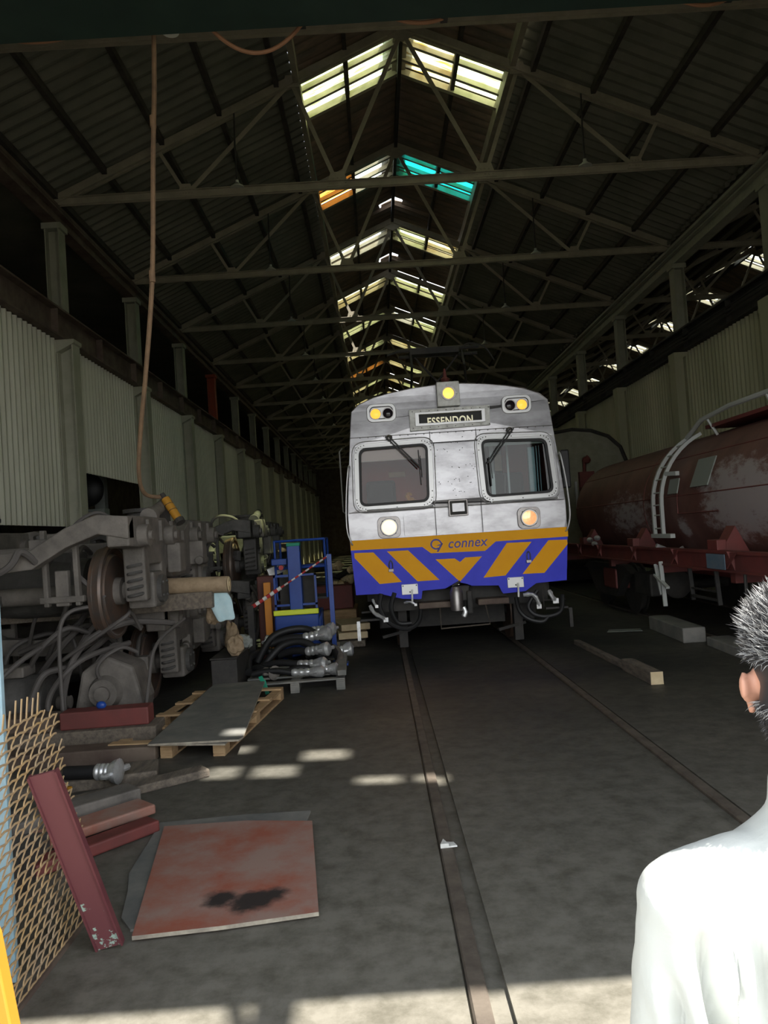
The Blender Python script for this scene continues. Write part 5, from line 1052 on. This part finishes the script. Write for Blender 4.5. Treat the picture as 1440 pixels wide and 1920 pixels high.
# ------------------------------------------------------------------ SHEETS, PALLET AND SCRAPS IN THE FOREGROUND
pallet('shipping_pallet', 'pale wooden pallet under the raised grey plywood sheet', -1.72, 7.35, .98, 2.1, R(-6), 'wood')
def slab(name, lab, cat, corners, z, th, m, medge=None):
    mb = MB(); n_ = len(corners); zz = z if isinstance(z, (list, tuple)) else [z]*n_
    mb.add([(x, y, q+th) for (x, y), q in zip(corners, zz)]+[(x, y, q) for (x, y), q in zip(corners, zz)], []); 
    mb.cur = 0; mb.add([], []); mb.f.append(tuple(range(n_))); mb.m.append(0); mb.f.append(tuple(range(2*n_-1, n_-1, -1))); mb.m.append(0)
    for i in range(n_): mb.f.append((i, i+n_, (i+1)%n_+n_, (i+1)%n_)); mb.m.append(1 if medge else 0)
    return tag(obj(name, mb, [m, medge] if medge else m), lab, cat)
slab('plywood_sheet', 'grey worn plywood sheet lying across the pale pallet', 'sheet', [(-1.92, 6.16), (-1.20, 6.12), (-1.18, 6.2), (-1.36, 8.62), (-1.92, 8.6)], .145, .016, 'plygrey', 'plyedge')
slab('plywood_sheet', 'second grey sheet just under the top sheet, its corner showing', 'sheet', [(-1.95, 6.22), (-1.30, 6.08), (-1.28, 6.4), (-1.4, 8.5), (-1.95, 8.5)], .131, .013, 'plygrey', 'plyedge')
def stained(base):
    m = M[base].copy(); nt = m.node_tree; b = nt.nodes['Principled BSDF']; src = b.inputs['Base Color'].links[0].from_socket
    t = nt.nodes.new('ShaderNodeTexCoord'); n_ = noise(nt, t, 12, 5); prev = src
    for (x, y, r) in ((-.86, 3.70, .085), (-.69, 3.66, .10), (-.60, 3.70, .075), (-.72, 3.60, .07)):
        d = nt.nodes.new('ShaderNodeVectorMath'); d.operation = 'DISTANCE'; nt.links.new(t.outputs['Object'], d.inputs[0]); d.inputs[1].default_value = (x, y, .03)
        a = nt.nodes.new('ShaderNodeMath'); a.operation = 'MULTIPLY_ADD'; nt.links.new(n_.outputs[0], a.inputs[0]); a.inputs[1].default_value = .12; nt.links.new(d.outputs['Value'], a.inputs[2])
        rp = ramp(nt, a.outputs[0], r+.02, (1, 1, 1), r+.075, (0, 0, 0)); mx_ = nt.nodes.new('ShaderNodeMix'); mx_.data_type = 'RGBA'
        nt.links.new(rp.outputs[0], mx_.inputs[0]); nt.links.new(prev, mx_.inputs[6]); mx_.inputs[7].default_value = (.03, .022, .02, 1); prev = mx_.outputs[2]
    nt.links.new(prev, b.inputs['Base Color']); return m
M['plyred_oil'] = stained('plyred')
slab('plywood_sheet', 'rust red plywood sheet lying flat on the floor in the foreground', 'sheet', [(-1.18, 3.40), (-.80, 3.435), (-.375, 3.50), (-.50, 4.62), (-.9, 4.70), (-1.40, 4.70)], .012, .018, 'plyred_oil', 'plyedge')
slab('backing_sheet', 'ragged grey sheet lying under the rust red plywood', 'sheet', [(-1.30, 3.62), (-1.22, 3.5), (-.6, 3.7), (-.53, 4.85), (-.95, 4.86), (-1.46, 4.82), (-1.44, 4.5), (-1.42, 4.1), (-1.36, 3.9)], .0, .011, 'plygrey')
for k, (x, y, z, d, rz_, m, lab, cat, nm) in enumerate([
    (-2.75, 6.75, .10, (1.5, .34, .20), .04, 'oldwood', 'thick brown sleeper lying behind the mesh panel', 'sleeper', 'timber_sleeper'),
    (-2.70, 6.35, .06, (1.6, .24, .12), .02, 'runway', 'low rust brown channel in front of the thick sleeper', 'channel', 'steel_channel'),
    (-2.45, 6.76, .275, (.75, .20, .15), .05, 'under', 'short maroon block on top of the thick sleeper', 'block', 'steel_block'),
    (-3.12, 6.76, .265, (.45, .25, .13), -.05, 'runway', 'rusty lump left of the maroon block on the sleeper', 'block', 'steel_block'),
    (-2.35, 5.72, .04, (1.2, .34, .08), .25, 'oldwood', 'flat brown plank the silver coupling rests on', 'plank', 'wood_plank'),
    (-1.80, 5.50, .03, (1.0, .16, .06), .62, 'oldwood', 'narrow dark plank slanting right of the silver coupling', 'plank', 'wood_plank'),
    (-2.08, 4.95, .06, (.9, .20, .12), .75, 'grime', 'grey steel bar slanting behind the maroon plank', 'bar', 'steel_bar'),
    (-1.88, 4.75, .05, (.8, .22, .06), .80, 'plyred', 'red scrap board slanting near the maroon plank', 'board', 'scrap_board'),
    (-1.72, 4.45, .04, (.75, .14, .07), .85, 'under', 'narrow rusty angle beside the red scrap board', 'bar', 'steel_angle'),
    (-2.75, 4.75, .05, (.7, .5, .1), .1, 'grime2', 'dark scrap plate behind the mesh panel', 'plate', 'scrap_plate'),
    (-2.3, 3.9, .08, (.8, .9, .16), .1, 'grime2', 'dark low box behind the foot of the mesh panel', 'box', 'low_box')]):
    mb = MB(); mb.cb((x, y, z), d, rz=rz_); o = obj(nm, mb, m, bevel=.012); tag(o, lab, cat)
hose_coupling('brake_coupling', 'bright silver hose coupling lying on the brown plank in the foreground', (-2.36, 5.62, .13), (.98, -.12, .0), .42, .048, cat='coupling')
mb = MB(); mb.cb((-2.33, 5.38, .11), (.09, .04, .05), rz=.6, ry=.4); mb.tube([(-2.36, 5.36, .10), (-2.3, 5.4, .13), (-2.25, 5.38, .10)], .016, 6); o = obj('scrap_clip', mb, 'silver'); tag(o, 'small crushed silver clip left of the silver coupling', 'clip')
mb = MB(); mb.cb((-2.24, 5.36, .10), (.03, .05, .02), rz=1); obj('yellow_tab', mb, 'yellow', o)
mb = MB(); mb.ell((-2.50, 6.76, .375), (.045, .03, .035), 12, 8); tag(obj('plastic_lid', mb, 'liftblue', smooth=True), 'small blue plastic cap on the maroon block', 'cap')
mb = MB(); mb.prism([(.225, 4.15), (.315, 4.16), (.30, 4.21), (.24, 4.22)], 'z', .006, .014); mb.prism([(.225, 4.15), (.27, 4.152), (.245, 4.22)], 'z', .014, .03); tag(obj('paper_scrap', mb, 'white'), 'small white paper scrap on the left rail', 'litter')
# timber on the floor to the right
beam('sawn_timber', 'thick sawn timber on the floor, its pale end facing the camera', 'timber', (2.72, 7.80, .065), (2.70, 8.65, .065), .13, .13, 'oldwood')
mb = MB(); mb.box((2.657, 7.79, .002), (2.783, 7.801, .128)); o = bpy.data.objects['sawn_timber']; obj('sawn_end', mb, 'woodend', o, label='pale sawn end')
beam('thin_batten', 'long thin batten lying in line behind the sawn timber', 'timber', (2.70, 8.69, .03), (2.66, 10.7, .03), .09, .06, 'oldwood')
slab('paper_sheet', 'grey paper sheet on the floor beside the tank wagon', 'litter', [(3.35, 11.6), (3.85, 11.5), (3.9, 11.75), (3.45, 11.85)], .002, .004, 'plate')

# ------------------------------------------------------------------ MESH PANEL, BLUE POST, YELLOW POST, MAROON PLANK
t = thing('mesh_panel', 'cream expanded metal mesh panel with a ragged top, at the left foreground', 'mesh panel', (-1.45, 3.0, 0))
mb = MB(); X0 = -1.47; pY, pZ = .078, .041
def far(z): return 3.78-.46*min(1, z/1.05)-.03*sin(z*37)
nz = int(1.10/pZ)
for k in range(nz):
    z = .02+k*pZ; lim = far(z); y = 2.25+(k % 2)*pY/2
    while y < lim:
        p0 = V((X0, y, z)); p1 = V((X0, y+pY*.25, z-.003)); p2 = V((X0, y+pY*.5, z)); p3 = V((X0, y+pY*.75, z+.003)); p4 = V((X0, y+pY, z))
        mb.tube([p0, p1, p2, p3, p4], .0048, 5)
        if k < nz-1: mb.tube([p1, V((X0, y+pY*.34, z+pZ*.35)), V((X0, y+pY*.58, z+pZ*.7)), V((X0, y+pY*.75, z+pZ))], .0034, 5)
        y += pY
rnd = random.Random(2)
for k in range(9):
    y = 2.85+k*.05; mb.bar((X0, y, .02+(nz-1)*pZ), (X0, y+.02, .02+nz*pZ+rnd.uniform(.02, .06)), .004, .008)
obj('expanded_mesh', mb, 'mesh', t)
mb = MB(); mb.bar((X0, 2.3, .01), (X0, 3.75, .01), .03, .02); obj('bottom_rail', mb, 'runway', t)
t = thing('door_post', 'light blue painted steel post behind the mesh panel at the left edge', 'post', (-1.60, 3.2, 0))
mb = MB(); mb.box((-1.74, 3.15, 0), (-1.565, 3.18, 1.75)); obj('post', mb, 'ltblue', t, bevel=.004)
mb = MB(); mb.box((-2.25, 3.15, 1.30), (-1.74, 3.19, 1.50)); mb.box((-2.25, 3.15, .0), (-2.19, 3.19, 1.5)); mb.box((-2.25, 3.15, .2), (-1.74, 3.19, .3)); obj('gate_frame', mb, 'ltblue', t)
t = thing('guard_post', 'yellow painted guard post leaning at the bottom left corner', 'post', (-1.42, 2.5, 0))
mb = MB(); mb.prism([(-1.60, 0), (-1.60, .90), (-1.42, .90), (-1.286, .51), (-1.24, .2), (-1.22, 0)], 'y', 2.46, 2.52); obj('panel', mb, 'yellow', t, bevel=.006)
mb = MB(); mb.box((-1.60, 2.2, 0), (-1.24, 2.5, .015)); mb.bar((-1.5, 2.47, .5), (-1.5, 2.22, .01), .04, .04); obj('brace', mb, 'yellow', t)
# maroon plank leaning on the panel
pm_ = bpy.data.materials.new('maroon_flaked'); pm_.use_nodes = True; nt = pm_.node_tree; b = nt.nodes['Principled BSDF']; t_ = nt.nodes.new('ShaderNodeTexCoord')
q1 = noise(nt, t_, 9, 6, .7); qs = nt.nodes.new('ShaderNodeSeparateXYZ'); nt.links.new(t_.outputs['Object'], qs.inputs[0])
ma = nt.nodes.new('ShaderNodeMath'); ma.operation = 'MULTIPLY_ADD'; nt.links.new(qs.outputs['Z'], ma.inputs[0]); ma.inputs[1].default_value = -.55; nt.links.new(q1.outputs[0], ma.inputs[2])
qr = ramp(nt, ma.outputs[0], .465, (.165, .055, .062), .485, (.38, .52, .45)); nt.links.new(qr.outputs[0], b.inputs['Base Color']); b.inputs['Roughness'].default_value = .5
t = thing('maroon_plank', 'maroon painted steel plank leaning against the mesh panel', 'plank', (-1.27, 3.36, 0))
a, b_ = V((-1.245, 3.36, .01)), V((-1.40, 3.42, .86)); a = V((-1.262, 3.365, .012)); b_ = V((-1.402, 3.12, .834)); 
mb = MB(); mb.bar(a, b_, .11, .012, up=(0, -1, .2)); obj('face', mb, pm_, t)
sd_ = (b_-a).cross(V((0, -1, .2))).normalized()
mb = MB(); [mb.bar(a+sd_*k, b_+sd_*k, .008, .035, up=(0, -1, .2)) for k in (-.055, .055)]; obj('flange', mb, 'maroon', t)

# ------------------------------------------------------------------ THE MAN SEEN FROM BEHIND (right foreground)
PX, PYc = .600, 1.08
def cap(mb, p, q, r1, r2, n=14):
    p, q = V(p), V(q); d = (q-p).normalized(); pts, rs = [], []
    for k in range(5): a = -pi/2+pi/2*k/4; pts.append(p+d*r1*sin(a)); rs.append(max(r1*cos(a), .0008))
    for k in range(1, 5): a = pi/2*k/4; pts.append(q+d*r2*sin(a)); rs.append(max(r2*cos(a), .0008))
    pts.insert(5, q); rs.insert(5, r2)
    return mb.tube(pts, rs, n)
def fused(name, mb, m, parent, voxel, smooth=6, post=None):
    o = obj(name, mb, m, parent, fix=True)
    r = o.modifiers.new('r', 'REMESH'); r.mode = 'VOXEL'; r.voxel_size = voxel
    sm = o.modifiers.new('s', 'SMOOTH'); sm.iterations = smooth; sm.factor = .5
    dg = bpy.context.evaluated_depsgraph_get(); me = bpy.data.meshes.new_from_object(o.evaluated_get(dg)); o.modifiers.clear()
    old = o.data; o.data = me; bpy.data.meshes.remove(old); me.name = name
    if not me.materials: me.materials.append(M[m])
    if post:
        org = worg(parent); no = [v.normal.copy() for v in me.vertices]
        for v, n_ in zip(me.vertices, no): v.co = V(post(v.co+org, n_))-org
    for p in me.polygons: p.use_smooth = True
    return o
man = thing('person', 'man seen from behind in a white long-sleeved shirt with short spiky grey hair', 'person', (PX, PYc, 0))
def H(x, y, z): return V((PX+x, PYc+y, z))
hd_ = MB(); hb = hd_
hb.ell(H(0, .0, 1.482), (.078, .096, .096), 24, 16); hb.ell(H(0, .045, 1.41), (.060, .070, .085), 20, 14); hb.ell(H(0, .045, 1.365), (.043, .053, .040), 16, 10)
hb.ell(H(0, .122, 1.433), (.013, .018, .022), 10, 8); hb.ell(H(0, .108, 1.392), (.026, .010, .008), 10, 6)
for s in (-1, 1):
    hb.ell(H(s*.030, .105, 1.47), (.016, .012, .010), 10, 6)
    hb.ell(H(s*.083, -.006, 1.445), (.010, .015, .025), 12, 10); hb.ell(H(s*.093, -.018, 1.450), (.007, .014, .024), 12, 10); hb.ell(H(s*.084, -.007, 1.418), (.008, .010, .012), 10, 8)
def turn(mb):      # the head is turned a little to the right
    Mx = Matrix.Translation((PX, PYc, 0)) @ Matrix.Rotation(R(-24), 4, 'Z') @ Matrix.Translation((-PX, -PYc, 0)); mb.v = [tuple(Mx @ V(v)) for v in mb.v]
turn(hd_); hb = MB(); hb.add(hd_.v, hd_.f)
cap(hb, H(0, -.025, 1.42), H(0, -.01, 1.25), .058, .062)
for s in (-1, 1):
    cap(hb, H(s*.262, .02, .86), H(s*.268, .08, .66), .040, .027)
    w0 = H(s*.268, .085, .64); hb.ell(w0+V((0, .01, -.045)), (.018, .040, .050), 14, 10)
    for k in range(4):
        f0 = w0+V((0, -.022+.018*k+.002, -.085)); ln = (.030, .036, .040, .034)[k]
        cap(hb, f0, f0+V((-s*.006, .004, -ln)), .0085, .008, 8); cap(hb, f0+V((-s*.006, .004, -ln)), f0+V((-s*.020, .010, -ln-.028)), .008, .0065, 8)
    t0 = w0+V((-s*.008, .045, -.025)); cap(hb, t0, t0+V((-s*.012, .022, -.034)), .011, .009, 8); cap(hb, t0+V((-s*.012, .022, -.034)), t0+V((-s*.018, .026, -.062)), .009, .007, 8)
    cap(hb, H(s*.09, .0, .75), H(s*.09, .02, .42), .075, .055); cap(hb, H(s*.09, .02, .42), H(s*.09, -.0, .08), .05, .035)
hb.ell(H(0, 0, .95), (.15, .09, .30), 20, 14)
body = fused('body', hb, 'skin', man, .0065, 5)
# shirt
sh = MB()
def er(z, rx, ry, cx=0, cy=0, n=28, sq=2.4):
    out = []
    for k in range(n):
        a = 2*pi*k/n; c_, s_ = cos(a), sin(a)
        out.append(H(cx+rx*abs(c_)**(2/sq)*(1 if c_ > 0 else -1), cy+ry*abs(s_)**(2/sq)*(1 if s_ > 0 else -1), z))
    return out
sh.loft([er(.72, .185, .125), er(.80, .19, .13), er(.95, .180, .125), er(1.05, .190, .125), er(1.12, .200, .120), er(1.18, .200, .105, cy=-.005), er(1.225, .165, .090, cy=-.01), er(1.255, .115, .080, cy=-.012), er(1.285, .078, .070, cy=-.015), er(1.315, .070, .068, cy=-.012)])
for s in (-1, 1):
    cap(sh, H(s*.195, -.0, 1.150), H(s*.238, -.005, .93), .074, .066, 18); cap(sh, H(s*.245, -.005, .93), H(s*.268, .08, .67), .058, .042, 18)
    sh.ell(H(s*.205, -.0, 1.160), (.066, .078, .060), 18, 12); cap(sh, H(s*.205, -.0, 1.13), H(s*.222, -.003, .99), .070, .070, 18)
    cap(sh, H(s*.12, -.01, 1.20), H(s*.2, -.0, 1.165), .06, .065, 16)
sh._lathe2(H(0, -.012, 1.29), V((0, .15, 1)).normalized(), [(0, .066), (0, .082), (.045, .074), (.045, .060), (0, .066)], 28)
FOLD = [((-.215, 1.17), (-.190, 1.00), (-.12, .82), .017, .020), ((-.155, 1.19), (-.125, 1.00), (-.085, .76), .014, .016), ((-.25, 1.10), (-.235, .98), (-.19, .84), .012, .014), ((-.05, .93), (-.03, .86), (.0, .78), .02, .014), ((-.18, 1.15), (-.172, 1.11), (-.168, 1.07), .006, .006), ((.15, 1.18), (.12, 1.0), (.08, .78), .015, .014), ((.03, 1.0), (.06, .95), (.10, .92), .02, .01)]
import mathutils
def folds(p, n_):
    x, y, z = p.x-PX, p.y-PYc, p.z; d = 0
    if y < .06:
        for (a, b_, c_, wd, am) in FOLD:
            if c_[1]-.02 < z < a[1]+.02:
                t_ = (a[1]-z)/(a[1]-c_[1]); t_ = min(1, max(0, t_)); xx = (1-t_)**2*a[0]+2*t_*(1-t_)*(2*b_[0]-.5*a[0]-.5*c_[0])+t_*t_*c_[0]
                e = (x-xx)/wd; env = min(1, 5*t_, 5*(1-t_))
                d += 1.6*am*env*(-math.exp(-e*e*2.2)+.75*math.exp(-(e-1.7)**2*1.6)+.35*math.exp(-(e+1.6)**2*1.6))
    d += .004*mathutils.noise.noise(V((x*9, y*9, z*5)))
    return p+n_*d
fused('shirt', sh, 'shirt', man, .0075, 6, folds)
tr3 = MB(); tr3.loft([er(.80, .178, .118), er(.70, .185, .125), er(.62, .17, .115)])
for s in (-1, 1): cap(tr3, H(s*.09, 0, .70), H(s*.095, .02, .42), .092, .070, 18); cap(tr3, H(s*.095, .02, .42), H(s*.095, 0, .10), .068, .056, 18)
fused('trousers', tr3, 'trouser', man, .012, 5)
for s in (-1, 1):
    so = MB(); so.ell(H(s*.095, .05, .035), (.048, .14, .045), 18, 10); so.box(tuple(H(s*.095-.045, -.085, 0)), tuple(H(s*.095+.045, .18, .02))); fused('shoe', so, 'shoe', man, .008, 4)
# hair: cap under short spikes
hc = MB(); hc.ell(H(0, -.008, 1.496), (.082, .098, .090), 24, 16); hc.ell(H(0, -.034, 1.425), (.077, .078, .082), 20, 12); turn(hc)
hair = fused('hair', hc, 'hairb', man, .007, 3)
rnd = random.Random(77)
for nm, m, cnt in (('grey_hair_strands', 'hairw', 5200), ('dark_hair_strands', 'hairb', 5200)):
    mb = MB()
    for k in range(cnt):
        u = rnd.uniform(-1, 1); a = rnd.uniform(0, 2*pi); q = math.sqrt(1-u*u); n_ = V((q*cos(a), q*sin(a), u))
        low = n_.z < -.05
        if n_.z < -.75 or (n_.y > .55 and n_.z < .35): continue
        if nm[0] == 'g' and n_.z < -.02 and rnd.random() < (.45 if n_.z > -.2 else 1): continue
        if low and n_.y > .15: continue
        c = H(0, -.008, 1.496) if not low else H(0, -.034, 1.44)
        p = c+V((n_.x*(.081 if not low else .075), n_.y*(.097 if not low else .078), n_.z*(.089 if not low else .100)))
        L_ = rnd.uniform(.014, .032)*(1 if n_.z > .3 else .65 if n_.z > -.1 else .35)
        tip = n_.normalized()*.8+V((rnd.uniform(-.5, .5), rnd.uniform(-.3, .5), rnd.uniform(-.2, .9) if n_.z > 0 else rnd.uniform(-1.4, -.2))); tip.normalize()
        side = tip.orthogonal().normalized(); side.rotate(Matrix.Rotation(rnd.uniform(0, 6.28), 3, tip)); wd = .0007
        m1 = p+n_*L_*.45+tip*L_*.2; e = p+n_*L_*.45+tip*L_*.75; s2 = side.cross(tip)
        mb.add([p+side*wd, p-side*wd*.5+s2*wd, p-side*wd*.5-s2*wd, m1+side*wd*.8, m1-side*wd*.4+s2*wd*.8, m1-side*wd*.4-s2*wd*.8, e], [(0,1,4,3), (1,2,5,4), (2,0,3,5), (3,4,6), (4,5,6), (5,3,6)])
    turn(mb); o = obj(nm, mb, m, hair, fix=False); o['kind'] = 'stuff'
